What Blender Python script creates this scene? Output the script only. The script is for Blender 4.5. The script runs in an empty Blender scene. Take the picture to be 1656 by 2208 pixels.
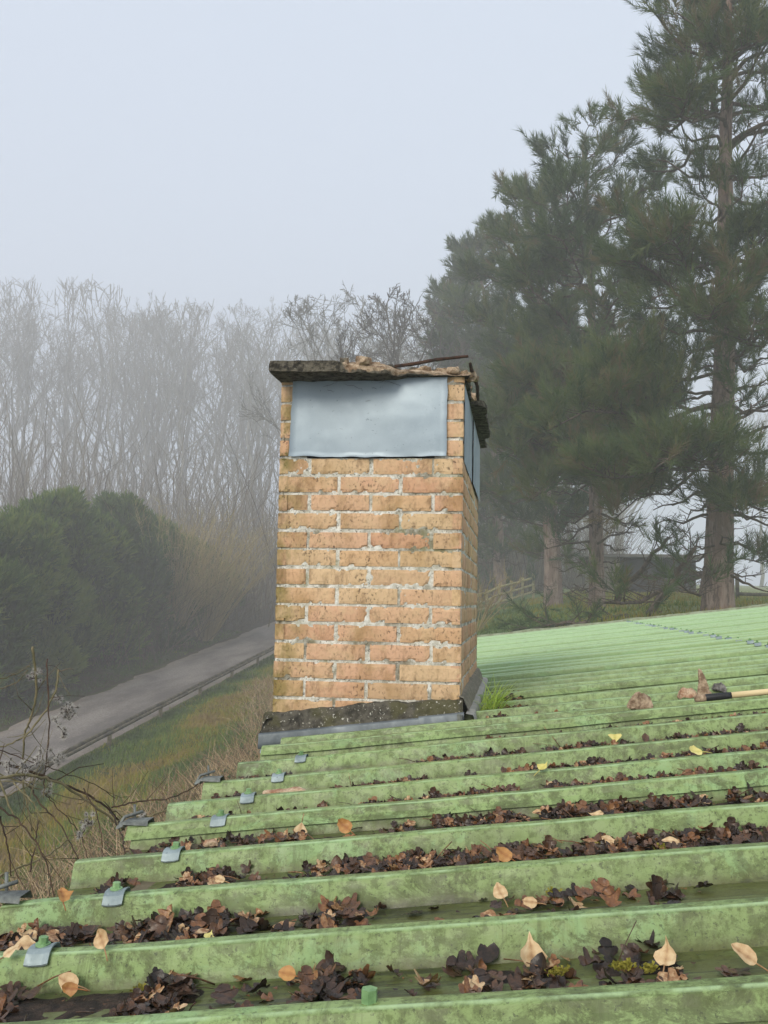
import bpy, math, random
import numpy as np
from mathutils import noise as mnoise, Vector

# ---------------------------------------------------------------- camera
EZ = 6.0                                  # eye height; all geometry is written relative to the eye
F, W, H = 2100.0, 1656.0, 2208.0
PSI, ROLL, PIT = math.atan(287 / F), 0.018, math.atan(190 / F)
cf = np.array([-math.sin(PSI) * math.cos(PIT), math.cos(PSI) * math.cos(PIT), math.sin(PIT)])
_r0 = np.array([math.cos(PSI), math.sin(PSI), 0.0]); _u0 = np.cross(_r0, cf)
cr = math.cos(ROLL) * _r0 + math.sin(ROLL) * _u0
cu = -math.sin(ROLL) * _r0 + math.cos(ROLL) * _u0
scene = bpy.context.scene
COL = scene.collection
cam = bpy.data.cameras.new('camera'); camo = bpy.data.objects.new('camera', cam); COL.objects.link(camo)
cam.sensor_fit = 'VERTICAL'; cam.sensor_height = 24.0; cam.lens = 24.0 * F / H
cam.clip_start = 0.05; cam.clip_end = 2000
from mathutils import Matrix
camo.matrix_world = Matrix(((cr[0], cu[0], -cf[0], 0), (cr[1], cu[1], -cf[1], 0), (cr[2], cu[2], -cf[2], EZ), (0, 0, 0, 1)))
scene.camera = camo

# ---------------------------------------------------------------- sky, sun, exposure
SUN_EL, SUN_AZ = 30.0, 196.0              # behind the camera, a little to the left
SKY_STRENGTH = 0.10
HAZE_DENSITY = 0.0057
world = bpy.data.worlds.new('World'); scene.world = world; world.use_nodes = True
nt = world.node_tree; nt.nodes.clear()
wo = nt.nodes.new('ShaderNodeOutputWorld'); bg = nt.nodes.new('ShaderNodeBackground')
sky = nt.nodes.new('ShaderNodeTexSky'); sky.sky_type = 'NISHITA'; sky.sun_disc = False
sky.sun_elevation = math.radians(SUN_EL); sky.sun_rotation = math.radians(SUN_AZ)
sky.air_density = 1.0; sky.dust_density = 4.0; sky.ozone_density = 1.0
mixw = nt.nodes.new('ShaderNodeMix'); mixw.data_type = 'RGBA'; mixw.inputs[0].default_value = 0.8
mixw.inputs[7].default_value = (6.6, 7.35, 8.6, 1)     # the closed cloud deck above the fog
nt.links.new(sky.outputs[0], mixw.inputs[6]); nt.links.new(mixw.outputs[2], bg.inputs[0])
bg.inputs[1].default_value = SKY_STRENGTH; nt.links.new(bg.outputs[0], wo.inputs[0])
sun = bpy.data.lights.new('sun', 'SUN'); suno = bpy.data.objects.new('sun', sun); COL.objects.link(suno)
sun.energy = 1.5; sun.angle = math.radians(25); sun.color = (1.0, 0.93, 0.80)
# sun_rotation is measured clockwise from +Y
_a = math.radians(SUN_AZ); _e = math.radians(SUN_EL)
sdir = Vector((math.sin(_a) * math.cos(_e), math.cos(_a) * math.cos(_e), math.sin(_e)))
suno.rotation_euler = sdir.to_track_quat('Z', 'Y').to_euler(); suno.location = (0, 0, EZ + 20)
vs = scene.view_settings; vs.view_transform = 'Standard'; vs.look = 'None'; vs.gamma = 1.0; vs.exposure = 0.38
vs.use_curve_mapping = False
cy = scene.cycles
cy.max_bounces = 6; cy.diffuse_bounces = 3; cy.glossy_bounces = 2; cy.transmission_bounces = 2
cy.volume_bounces = 2; cy.transparent_max_bounces = 8; cy.caustics_reflective = False; cy.caustics_refractive = False
cy.use_denoising = True
try:
    cy.denoiser = 'OPENIMAGEDENOISE'; cy.denoising_input_passes = 'RGB_ALBEDO_NORMAL'; cy.denoising_prefilter = 'ACCURATE'
except Exception:
    pass

# ---------------------------------------------------------------- helpers
rng = np.random.default_rng(7)
def U(a, b, n=None): return rng.uniform(a, b, n)
def at(x, y, D): return D * (cf + cr * (x - W / 2) / F - cu * (y - H / 2) / F)
def ray(x, y): return cf + cr * (x - W / 2) / F - cu * (y - H / 2) / F
def proj(P):
    P = np.atleast_2d(np.asarray(P, float)); d = P @ cf
    d = np.where(np.abs(d) < 1e-6, 1e-6, d)
    return np.stack([W / 2 + F * (P @ cr) / d, H / 2 - F * (P @ cu) / d, d], 1)
def lin(r, g, b, k=1.0):
    f = lambda c: (c / 255 / 12.92) if c / 255 <= 0.04045 else ((c / 255 + 0.055) / 1.055) ** 2.4
    return (f(r) * k, f(g) * k, f(b) * k, 1.0)
def norm(v):
    v = np.asarray(v, float); return v / max(1e-9, np.linalg.norm(v))
def n3(x, y, z): return mnoise.noise(Vector((x, y, z)))
def fbm(x, y, z, o=4):
    s, a = 0.0, 1.0
    for i in range(o):
        s += a * n3(x, y, z); x *= 2.1; y *= 2.1; z *= 2.1; a *= 0.5
    return s

class MB:
    """collects vertices / faces / one float attribute and links them as ONE mesh object"""
    def __init__(s): s.V = []; s.F = []; s.A = []; s.M = []; s.n = 0
    def add(s, V, Fs, a=0.0, m=0):
        V = np.asarray(V, float).reshape(-1, 3)
        s.V.append(V)
        s.A.append(np.broadcast_to(np.asarray(a, float), (len(V),)).copy())
        Fs = np.asarray(Fs, int)
        if Fs.size: s.F.append(Fs + s.n); s.M.append(np.full(len(Fs), m, int))
        s.n += len(V); return s
    def build(s, name, mats, parent=None, origin=None, smooth=True):
        if not isinstance(mats, (list, tuple)): mats = [mats]
        V = np.concatenate(s.V); A = np.concatenate(s.A)
        V = V + np.array([0, 0, EZ])
        o3 = np.zeros(3) if origin is None else np.asarray(origin, float)
        if parent is not None: o3 = np.array(parent.get('_o', (0, 0, 0)), float)
        me = bpy.data.meshes.new(name)
        me.vertices.add(len(V)); me.vertices.foreach_set('co', (V - o3).ravel())
        nl = sum(f.size for f in s.F); npoly = sum(len(f) for f in s.F)
        me.loops.add(nl); me.loops.foreach_set('vertex_index', np.concatenate([f.ravel() for f in s.F]))
        me.polygons.add(npoly)
        tot = np.concatenate([np.full(len(f), f.shape[1]) for f in s.F])
        st = np.concatenate([[0], np.cumsum(tot)[:-1]])
        me.polygons.foreach_set('loop_start', st)
        try: me.polygons.foreach_set('loop_total', tot)
        except Exception: pass
        me.polygons.foreach_set('material_index', np.concatenate(s.M))
        at_ = me.attributes.new('tint', 'FLOAT', 'POINT'); at_.data.foreach_set('value', A)
        for m in mats: me.materials.append(m)
        me.polygons.foreach_set('use_smooth', np.full(npoly, bool(smooth)))
        me.update(calc_edges=True); me.validate()
        o = bpy.data.objects.new(name, me); COL.objects.link(o)
        if parent is None: o.location = o3
        else: o.parent = parent
        o['_o'] = [float(v) for v in o3]
        return o

def tag(o, label=None, cat=None, group=None, kind=None):
    if label: o['label'] = label
    if cat: o['category'] = cat
    if group: o['group'] = group
    if kind: o['kind'] = kind
    return o
def thing(name, label, cat, loc, group=None):
    o = bpy.data.objects.new(name, None); COL.objects.link(o)
    o.location = (loc[0], loc[1], loc[2] + EZ); o.empty_display_size = 0.1
    o['_o'] = [float(loc[0]), float(loc[1]), float(loc[2] + EZ)]
    return tag(o, label, cat, group)
def copy_tree(o, parent=None):
    c = o.copy(); COL.objects.link(c)
    if parent is not None: c.parent = parent
    for ch in list(o.children): copy_tree(ch, c)
    return c

def tube(mb, P, R, n=6, a=0.0, cap=True, m=0):
    P = np.asarray(P, float); k = len(P); R = np.broadcast_to(np.asarray(R, float), (k,))
    T = np.gradient(P, axis=0); T /= np.maximum(np.linalg.norm(T, axis=1, keepdims=True), 1e-9)
    ref = np.array([0, 0, 1.0]) if abs(T[0][2]) < 0.9 else np.array([1.0, 0, 0])
    A = np.cross(T, ref); A /= np.maximum(np.linalg.norm(A, axis=1, keepdims=True), 1e-9); B = np.cross(T, A)
    th = np.arange(n) * 2 * math.pi / n
    V = P[:, None, :] + R[:, None, None] * (np.cos(th)[None, :, None] * A[:, None, :] + np.sin(th)[None, :, None] * B[:, None, :])
    i = np.arange(k - 1)[:, None]; j = np.arange(n)[None, :]; j2 = (j + 1) % n
    Fs = np.stack([i * n + j + 0 * i, i * n + j2 + 0 * i, (i + 1) * n + j2, (i + 1) * n + j], -1).reshape(-1, 4)
    off = mb.n
    mb.add(V.reshape(-1, 3), Fs, a, m)
    if cap and n >= 3:
        for base, rev in ((0, True), ((k - 1) * n, False)):
            idx = off + base + np.arange(n)
            if rev: idx = idx[::-1]
            mb.F.append(idx.reshape(1, -1)); mb.M.append(np.array([m]))
def box(mb, lo, hi, a=0.0, m=0, R=None, c=None):
    lo = np.array(lo, float); hi = np.array(hi, float)
    V = np.array([[x, y, z] for z in (lo[2], hi[2]) for y in (lo[1], hi[1]) for x in (lo[0], hi[0])])
    if R is not None: V = V @ np.asarray(R).T
    if c is not None: V = V + np.asarray(c)
    mb.add(V, [[0, 2, 3, 1], [4, 5, 7, 6], [0, 1, 5, 4], [2, 6, 7, 3], [0, 4, 6, 2], [1, 3, 7, 5]], a, m)
def grid(mb, P, a=0.0, m=0, flip=False):
    P = np.asarray(P, float); nu, nv = P.shape[:2]
    i = np.arange(nu - 1)[:, None]; j = np.arange(nv - 1)[None, :]
    q = np.stack([i * nv + j, (i + 1) * nv + j, (i + 1) * nv + j + 1, i * nv + j + 1], -1).reshape(-1, 4)
    if flip: q = q[:, ::-1]
    aa = np.asarray(a, float); aa = aa.reshape(-1) if aa.ndim == 2 else aa
    mb.add(P.reshape(-1, 3), q, aa, m)
def rough_block(mb, size, rough, seed, R=None, c=(0, 0, 0), n=7, a=0.0, m=0, taper=0.0):
    """a lump of broken masonry: a subdivided box pushed about by noise"""
    s = np.array(size, float) / 2
    for ax in range(3):
        for sg in (-1, 1):
            u, v = [k for k in range(3) if k != ax]
            g = np.zeros((n, n, 3)); tt = np.linspace(-1, 1, n)
            g[..., u] = tt[:, None]; g[..., v] = tt[None, :]; g[..., ax] = sg
            q = g / np.maximum(1.0, (np.abs(g) ** 6).sum(-1, keepdims=True) ** (1 / 6.0)) * s
            for I in np.ndindex(n, n):
                p = q[I]; f = rough
                k = 1 / max(size) * 2.2
                d = np.array([fbm(p[0] * k + seed, p[1] * k, p[2] * k), fbm(p[0] * k, p[1] * k + seed, p[2] * k + 9), fbm(p[0] * k + 5, p[1] * k, p[2] * k + seed)])
                q[I] = p + d * f
            if taper: q[..., :2] *= (1 - taper * (q[..., 2:] / s[2] * .5 + .5))
            if R is not None: q = q @ np.asarray(R).T
            flip = (sg < 0) ^ (ax == 1)
            grid(mb, q + np.asarray(c), a, m, flip=flip)
def rotm(ax, ang):
    return np.array(Matrix.Rotation(ang, 3, ax))

# ---------------------------------------------------------------- materials
class NT:
    def __init__(s, name, rough=0.7, spec=0.4, metal=0.0):
        s.m = bpy.data.materials.new(name); s.m.use_nodes = True; s.t = s.m.node_tree
        s.b = s.t.nodes['Principled BSDF']
        s.b.inputs['Roughness'].default_value = rough; s.b.inputs['Metallic'].default_value = metal
        s.b.inputs['Specular IOR Level'].default_value = spec
        s.tc = s.t.nodes.new('ShaderNodeTexCoord')
    def new(s, t): return s.t.nodes.new(t)
    def link(s, a, b): s.t.links.new(a, b)
    def map(s, scale=(1, 1, 1), src='Object', loc=(0, 0, 0)):
        n = s.new('ShaderNodeMapping'); n.inputs['Scale'].default_value = scale; n.inputs['Location'].default_value = loc
        s.link(s.tc.outputs[src], n.inputs[0]); return n.outputs[0]
    def noise(s, scale, detail=4, rough=0.55, dist=0.0, vec=None, stretch=None):
        n = s.new('ShaderNodeTexNoise'); n.inputs['Scale'].default_value = scale; n.inputs['Detail'].default_value = detail
        n.inputs['Roughness'].default_value = rough; n.inputs['Distortion'].default_value = dist
        s.link(vec if vec is not None else (s.map(stretch) if stretch else s.tc.outputs['Object']), n.inputs['Vector'])
        return n.outputs['Fac']
    def step(s, v, lo, hi, a=0.0, b=1.0):
        n = s.new('ShaderNodeMapRange'); n.interpolation_type = 'SMOOTHSTEP'
        n.inputs[1].default_value = lo; n.inputs[2].default_value = hi; n.inputs[3].default_value = a; n.inputs[4].default_value = b
        s.link(v, n.inputs[0]); return n.outputs[0]
    def math(s, op, a, b=None):
        n = s.new('ShaderNodeMath'); n.operation = op
        for i, v in enumerate((a, b)):
            if v is None: continue
            if isinstance(v, (int, float)): n.inputs[i].default_value = v
            else: s.link(v, n.inputs[i])
        return n.outputs[0]
    def mix(s, f, a, b, mode='MIX'):
        n = s.new('ShaderNodeMix'); n.data_type = 'RGBA'; n.blend_type = mode
        for i, v in ((0, f), (6, a), (7, b)):
            if isinstance(v, (int, float)): n.inputs[i].default_value = v
            elif isinstance(v, tuple): n.inputs[i].default_value = v
            else: s.link(v, n.inputs[i])
        return n.outputs[2]
    def ramp(s, v, stops):
        n = s.new('ShaderNodeValToRGB'); e = n.color_ramp.elements
        while len(e) < len(stops): e.new(0.5)
        for el, (p, c) in zip(e, stops): el.position = p; el.color = c
        s.link(v, n.inputs[0]); return n.outputs[0]
    def attr(s, name='tint'):
        n = s.new('ShaderNodeAttribute'); n.attribute_name = name; return n.outputs['Fac']
    def island(s): return s.new('ShaderNodeNewGeometry').outputs['Random Per Island']
    def sep(s):
        n = s.new('ShaderNodeSeparateXYZ'); s.link(s.new('ShaderNodeNewGeometry').outputs['Position'], n.inputs[0]); return n.outputs
    def color(s, c):
        if isinstance(c, tuple): s.b.inputs['Base Color'].default_value = c
        else: s.link(c, s.b.inputs['Base Color'])
        return s
    def rough(s, v): s.link(v, s.b.inputs['Roughness'])
    def bump(s, h, strength=0.3, dist=0.01):
        n = s.new('ShaderNodeBump'); n.inputs['Strength'].default_value = strength; n.inputs['Distance'].default_value = dist
        s.link(h, n.inputs['Height']); s.link(n.outputs[0], s.b.inputs['Normal'])

def simple(name, c1, c2, scale=8, rough=0.75, bump=0.0, metal=0.0, spec=0.3, stretch=None):
    t = NT(name, rough, spec, metal); f = t.noise(scale, 6, 0.6, stretch=stretch)
    t.color(t.mix(t.step(f, 0.35, 0.65), c1, c2))
    if bump: t.bump(t.noise(scale * 3, 6, 0.65, stretch=stretch), bump, 0.01)
    return t.m

def roof_mat():
    t = NT('green_painted_steel', 0.5, 0.45)
    pf = t.attr()                                     # 0 in the troughs .. 1 on the rib tops
    base = t.mix(t.step(t.noise(2.2, 5), .35, .65), lin(130, 150, 92), lin(140, 164, 102))
    base = t.mix(t.math('MULTIPLY', t.step(t.noise(6.5, 11, .72, .6), .53, .60), .6), base, lin(140, 174, 118))
    # towards the far end: less algae, paler mint, paler rib tops, darker troughs
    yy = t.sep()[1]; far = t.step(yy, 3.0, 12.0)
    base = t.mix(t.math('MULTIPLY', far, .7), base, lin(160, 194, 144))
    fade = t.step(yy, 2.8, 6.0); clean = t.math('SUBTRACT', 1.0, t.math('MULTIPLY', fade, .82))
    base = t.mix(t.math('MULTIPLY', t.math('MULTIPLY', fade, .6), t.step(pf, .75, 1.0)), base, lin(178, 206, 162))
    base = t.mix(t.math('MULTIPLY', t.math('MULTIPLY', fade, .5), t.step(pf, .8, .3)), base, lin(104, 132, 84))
    # algae bloom, running down the flanks
    al = t.step(t.noise(22, 12, .78, .6, stretch=(.55, 1.4, .8)), .475, .56)
    al2 = t.step(t.noise(3.2, 5, .6), .36, .60, .12, 1.0)
    base = t.mix(t.math('MULTIPLY', t.math('MULTIPLY', al, al2), t.math('MULTIPLY', clean, .74)), base, lin(74, 84, 40))
    mott = t.step(t.noise(80, 9, .78, stretch=(.7, 1, .5)), .49, .58)
    base = t.mix(t.math('MULTIPLY', t.math('MULTIPLY', mott, clean), .7), base, lin(84, 98, 48))
    big = t.math('MULTIPLY', t.step(t.noise(5.0, 12, .75, .8), .53, .59), t.step(t.noise(55, 8, .75), .40, .52))
    base = t.mix(t.math('MULTIPLY', t.math('MULTIPLY', big, clean), .62), base, lin(76, 82, 44))
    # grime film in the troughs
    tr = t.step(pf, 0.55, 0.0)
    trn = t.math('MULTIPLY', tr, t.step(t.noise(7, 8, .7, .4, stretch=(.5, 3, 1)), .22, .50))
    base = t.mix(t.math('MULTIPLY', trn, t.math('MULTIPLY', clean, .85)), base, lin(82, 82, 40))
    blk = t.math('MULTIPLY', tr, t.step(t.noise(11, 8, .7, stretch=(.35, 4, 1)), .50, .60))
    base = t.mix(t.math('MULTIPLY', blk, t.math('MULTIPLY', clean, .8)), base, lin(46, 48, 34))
    sp = t.step(t.noise(170, 4, .65), .60, .65)
    base = t.mix(t.math('MULTIPLY', t.math('MULTIPLY', sp, clean), .6), base, lin(44, 48, 30))
    run = t.math('MULTIPLY', t.step(t.noise(85, 6, .7, stretch=(1, .06, .06)), .50, .66), t.step(t.noise(6, 5), .42, .6))
    base = t.mix(t.math('MULTIPLY', t.math('MULTIPLY', run, clean), .5), base, lin(74, 84, 40))
    # paint rubbed pale on the rib edges
    ed = t.math('MULTIPLY', t.step(pf, .955, .995), t.step(pf, 1.06, 1.01))
    base = t.mix(t.math('MULTIPLY', ed, t.step(t.noise(14, 8, .7), .38, .58, .05, .8)), base, lin(166, 192, 144))
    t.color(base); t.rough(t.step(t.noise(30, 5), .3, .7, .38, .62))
    t.bump(t.noise(70, 8, .7), .22, .004)
    return t.m

def brick_mat():
    t = NT('weathered_brick', 0.88, 0.2)
    r = t.island()
    c = t.ramp(r, [(0, lin(180, 136, 104)), (.16, lin(214, 186, 142)), (.32, lin(204, 150, 120)), (.48, lin(212, 180, 128)), (.64, lin(192, 134, 100)), (.80, lin(212, 164, 132)), (1, lin(190, 162, 112))])
    c = t.mix(.34, c, lin(230, 196, 162))
    c = t.mix(t.step(t.noise(14, 6, .6, .3), .4, .7), c, t.mix(.65, c, lin(214, 184, 144)))
    x, y, z = t.sep()
    c = t.mix(t.math('MULTIPLY', t.step(t.noise(9, 5, .6, stretch=(1, 1, .45)), .5, .72), .55), c, lin(150, 116, 66))
    # algae down the left edge and under the panel
    lm = t.math('ADD', t.step(x, -0.74, -0.9), 0.12)
    gm = t.math('MULTIPLY', lm, t.step(t.noise(8, 6, .65, stretch=(1, 1, .6)), .4, .62))
    c = t.mix(t.math('MULTIPLY', gm, .75), c, lin(122, 112, 52))
    g2 = t.math('MULTIPLY', t.step(t.noise(13, 5, .6), .56, .68), t.math('MULTIPLY', t.step(x, -.78, -.86), t.step(z, EZ + .2, EZ + .5)))
    c = t.mix(g2, c, lin(84, 84, 30))
    # soot and dark pits
    pit = t.step(t.noise(110, 6, .7, stretch=(1, 1, .6)), .555, .61)
    pm = t.step(t.noise(9, 5, .6), .46, .64, .04, .7)
    c = t.mix(t.math('MULTIPLY', pit, pm), c, lin(62, 46, 34))
    soot = t.math('MULTIPLY', t.step(t.noise(20, 10, .75, .3, stretch=(1, 1, .5)), .50, .66), .5)
    c = t.mix(soot, c, lin(112, 84, 60))
    t.color(c); t.bump(t.math('ADD', t.noise(60, 8, .7), t.math('MULTIPLY', pit, -.6)), .55, .006)
    return t.m

def mortar_mat():
    t = NT('lime_mortar', 0.95, 0.15)
    c = t.mix(t.step(t.noise(55, 7, .7), .38, .62), lin(196, 192, 176), lin(232, 230, 220))
    c = t.mix(t.math('MULTIPLY', t.step(t.noise(10, 6, .65), .48, .64), .75), c, lin(112, 104, 80))
    c = t.mix(t.step(t.noise(95, 6, .72), .56, .63, 0, .8), c, lin(74, 66, 50))
    c = t.mix(t.math('MULTIPLY', t.step(t.noise(6, 5), .56, .68), .5), c, lin(120, 118, 60))
    t.color(c); t.bump(t.noise(120, 7, .7), .8, .006); return t.m

def fillet_mat():
    t = NT('dark_lichened_mortar', 0.95, 0.15)
    c = t.mix(t.step(t.noise(26, 8, .7), .35, .65), lin(54, 52, 46), lin(102, 98, 87))
    c = t.mix(t.math('MULTIPLY', t.step(t.noise(7, 5), .50, .62), .6), c, lin(92, 90, 56))
    li = t.step(t.noise(64, 4, .6, .4), .645, .67)
    c = t.mix(li, c, lin(196, 194, 182)); c = t.mix(t.step(t.noise(100, 3), .64, .68, 0, .8), c, lin(180, 176, 160))
    c = t.mix(t.math('MULTIPLY', t.attr(), t.step(t.noise(30, 6, .7), .3, .7, .4, 1.0)), c, lin(168, 160, 142))
    t.color(c); t.bump(t.noise(70, 8, .75), .9, .01); return t.m

def cap_mat():
    t = NT('broken_concrete', 0.95, 0.15)
    d = t.mix(t.step(t.noise(34, 9, .75), .40, .60), lin(50, 47, 41), lin(116, 110, 96))
    d = t.mix(t.step(t.noise(24, 4, .6), .64, .7, 0, .6), d, lin(150, 146, 128))
    b = t.mix(t.step(t.noise(40, 8, .7), .38, .62), lin(142, 116, 90), lin(208, 186, 158))
    b = t.mix(t.math('MULTIPLY', t.step(t.noise(18, 6, .6), .55, .66), .7), b, lin(92, 70, 50))
    f = t.step(t.math('ADD', t.attr(), t.math('MULTIPLY', t.math('SUBTRACT', t.noise(26, 5), .5), 1.1)), .4, .6)
    t.color(t.mix(f, d, b)); t.bump(t.noise(75, 8, .75), .9, .012); return t.m

def zinc_mat(name, a, b, rough=.42, metal=.75, sc=3.0):
    t = NT(name, rough, .5, metal)
    c = t.mix(t.step(t.noise(sc, 6, .6, .4), .3, .7), lin(*a), lin(*b))
    c = t.mix(t.step(t.noise(sc * 6, 7, .7), .5, .72, 0, .35), c, lin(*[min(255, v + 26) for v in b]))
    c = t.mix(t.step(t.noise(95, 4, .6), .67, .71, 0, .55), c, lin(60, 66, 70))
    t.color(c); t.rough(t.step(t.noise(sc * 3, 6, .65), .3, .7, rough - .08, rough + .16))
    t.bump(t.noise(sc * 2, 4), .06, .01); return t.m

def foliage_mat(name, stops, rough=.6, spec=.25, big=0.35, trans=None):
    t = NT(name, rough, spec); a = t.attr()
    c = t.ramp(t.math('ADD', a, t.math('MULTIPLY', t.math('SUBTRACT', t.noise(big, 3), .5), .7)), stops)
    t.color(c)
    if trans:
        tr = t.new('ShaderNodeBsdfTranslucent'); mx = t.new('ShaderNodeMixShader'); mx.inputs[0].default_value = trans
        t.link(c, tr.inputs[0]); t.link(t.b.outputs[0], mx.inputs[1]); t.link(tr.outputs[0], mx.inputs[2])
        t.link(mx.outputs[0], t.t.nodes['Material Output'].inputs['Surface'])
    return t.m

def bark_mat(name, c1, c2, c3, sc=6):
    t = NT(name, .92, .15)
    c = t.mix(t.step(t.noise(sc, 8, .7, .4, stretch=(1, 1, .3)), .38, .62), lin(*c1), lin(*c2))
    c = t.mix(t.math('MULTIPLY', t.step(t.noise(sc * .35, 4), .5, .65), .6), c, lin(*c3))
    v = t.noise(sc * 2.2, 8, .75, .5, stretch=(1, 1, .22))
    c = t.mix(t.step(v, .5, .38, 0, .65), c, lin(48, 42, 38))
    t.color(c); t.bump(v, .9, .05); return t.m

def leaf_mat(name, stops, rough=.5):
    t = NT(name, rough, .35); a = t.attr()
    c = t.ramp(t.math('ADD', a, t.math('MULTIPLY', t.math('SUBTRACT', t.noise(110, 7, .7), .5), 1.1)), stops)
    t.color(c); t.bump(t.noise(160, 5), .4, .002); return t.m

def ground_mat():
    t = NT('ground_cover', .95, .1)
    n = t.new('ShaderNodeAttribute'); n.attribute_name = 'gcol'
    c = t.mix(t.step(t.noise(2.4, 8, .72), .32, .68, 0, .75), n.outputs['Color'], t.mix(1.0, n.outputs['Color'], (.42, .45, .4, 1), 'MULTIPLY'))
    c = t.mix(t.step(t.noise(9, 8, .75), .52, .7, 0, .5), c, t.mix(1.0, c, (1.7, 1.6, 1.3, 1), 'MULTIPLY'))
    t.color(c); t.bump(t.noise(8, 8, .75), .9, .12); return t.m

def road_mat():
    t = NT('old_asphalt', .9, .2)
    c = t.mix(t.step(t.noise(.8, 6, .6, stretch=(1, .3, 1)), .35, .65), lin(104, 97, 92), lin(150, 141, 133))
    c = t.mix(t.step(t.noise(18, 8, .7), .42, .62, 0, .6), c, lin(86, 80, 75))
    e = t.attr(); c = t.mix(t.math('MULTIPLY', e, t.step(t.noise(2.5, 6, .7), .35, .6)), c, lin(150, 134, 118))
    t.color(c); t.bump(t.noise(60, 6), .3, .01); return t.m

M = {}
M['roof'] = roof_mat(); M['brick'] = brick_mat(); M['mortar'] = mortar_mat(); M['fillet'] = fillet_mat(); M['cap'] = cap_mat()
M['zinc'] = zinc_mat('weathered_zinc_panel', (132, 147, 157), (156, 169, 177), .46, .4, 1.6)
M['lead'] = zinc_mat('dull_grey_flashing', (80, 88, 92), (114, 122, 126), .5, .4, 7)
M['pale_zinc'] = zinc_mat('pale_zinc_lip', (140, 140, 134), (176, 172, 160), .6, .25, 9)
M['galv'] = zinc_mat('galvanised_clip', (118, 132, 134), (150, 164, 166), .5, .3, 20)
M['dark_metal'] = simple('dark_weathered_metal', lin(84, 88, 86), lin(128, 132, 126), 30, .6, .3, .3)
M['rust'] = simple('rusty_steel', lin(44, 34, 28), lin(78, 54, 40), 40, .9, .6)
M['bolt'] = simple('green_bolt_paint', lin(104, 140, 92), lin(140, 176, 124), 40, .5, .2)
M['trim'] = simple('mossy_verge', lin(120, 124, 96), lin(150, 158, 130), 12, .9, .6)
M['wall'] = simple('grey_render', lin(140, 134, 122), lin(164, 158, 146), 5, .95, .3)
M['black'] = simple('black_void', (.01, .01, .01, 1), (.02, .02, .02, 1), 5, .95)
M['pine'] = foliage_mat('pine_needles', [(0, (.040, .076, .036, 1)), (.35, (.066, .116, .044, 1)), (.65, (.105, .158, .050, 1)), (.9, (.155, .190, .058, 1)), (1, (.19, .150, .075, 1))], .5, .35, .35, .5)
M['pinebark'] = bark_mat('pine_bark', (128, 110, 100), (162, 144, 132), (146, 118, 102), 5)
M['twigend'] = simple('pine_twigs', lin(66, 60, 48), lin(96, 86, 68), 10, .95)
M['pinetwig'] = simple('pine_twig_bark', lin(70, 62, 54), lin(104, 92, 80), 10, .95)
M['bare'] = simple('bare_tree_bark', lin(106, 105, 98), lin(138, 136, 126), 3, .95)  # pale on purpose: part of the mist is put into the bark colour
M['midbare'] = simple('grey_tree_bark', lin(88, 86, 78), lin(124, 120, 108), 3, .95)
M['farbare'] = simple('far_tree_bark', lin(96, 95, 88), lin(128, 126, 114), 3, .95)
M['darkbare'] = simple('dark_tree_bark', lin(66, 62, 58), lin(100, 94, 86), 3, .95)
M['ivy'] = foliage_mat('ivy_leaves', [(0, (.015, .028, .015, 1)), (1, (.04, .065, .03, 1))], .5, .3)
M['conifer'] = foliage_mat('conifer_sprays', [(0, (.036, .074, .018, 1)), (.4, (.078, .146, .028, 1)), (.75, (.145, .225, .042, 1)), (1, (.22, .28, .060, 1))], .65, .2, .5, .5)
M['hazel'] = foliage_mat('tan_twigs', [(0, lin(138, 120, 84)), (.5, lin(180, 162, 114)), (1, lin(170, 168, 102))], .9, .1)
M['thicket'] = foliage_mat('thicket_stems', [(0, lin(72, 64, 54)), (.5, lin(104, 92, 78)), (1, lin(122, 112, 88))], .95, .1)
M['grass'] = foliage_mat('grass_blades', [(0, lin(70, 92, 40)), (.4, lin(108, 132, 56)), (.68, lin(150, 142, 48)), (.85, lin(158, 140, 62)), (1, lin(150, 128, 84))], .7, .2, 1.2, .35)
M['drygrass'] = foliage_mat('dry_grass_stalks', [(0, lin(96, 76, 56)), (.5, lin(144, 120, 90)), (1, lin(184, 162, 128))], .85, .15, 2)
M['tuft'] = foliage_mat('fresh_grass_blades', [(0, lin(206, 192, 112)), (.25, lin(170, 202, 80)), (1, lin(204, 226, 122))], .5, .3, 3, .4)
M['leaf_dark'] = leaf_mat('wet_brown_leaves',  [(0, lin(36, 29, 23)), (.3, lin(64, 48, 37)), (.55, lin(94, 68, 50)), (.72, lin(120, 82, 54)), (.86, lin(146, 106, 70)), (.95, lin(170, 136, 100)), (1, lin(196, 168, 128))], .33)
M['leaf_pale'] = leaf_mat('dry_pale_leaf', [(0, lin(150, 112, 76)), (.45, lin(196, 164, 122)), (1, lin(224, 202, 160))], .6)
M['leaf_amber'] = leaf_mat('amber_leaf', [(0, lin(142, 90, 48)), (1, lin(198, 150, 88))], .5)
M['leaf_yellow'] = leaf_mat('yellow_leaf', [(0, lin(188, 178, 92)), (1, lin(226, 214, 140))], .55)
M['soil'] = simple('leaf_mould', lin(40, 33, 28), lin(74, 60, 50), 60, .85, .8)
M['moss'] = simple('yellow_moss', lin(116, 114, 40), lin(160, 152, 66), 60, .95, .5)
M['stone'] = simple('broken_mortar_lump', lin(128, 104, 82), lin(200, 176, 148), 45, .95, .9)
M['stone2'] = simple('pink_mortar_lump', lin(170, 124, 96), lin(222, 196, 166), 48, .95, .9)
M['stone3'] = simple('dark_lichened_lump', lin(84, 80, 78), lin(146, 142, 138), 60, .95, .8)
M['wood'] = simple('pale_handle_wood', lin(206, 184, 138), lin(224, 204, 160), 14, .6, .1, stretch=(.15, 1, 1))
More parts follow.
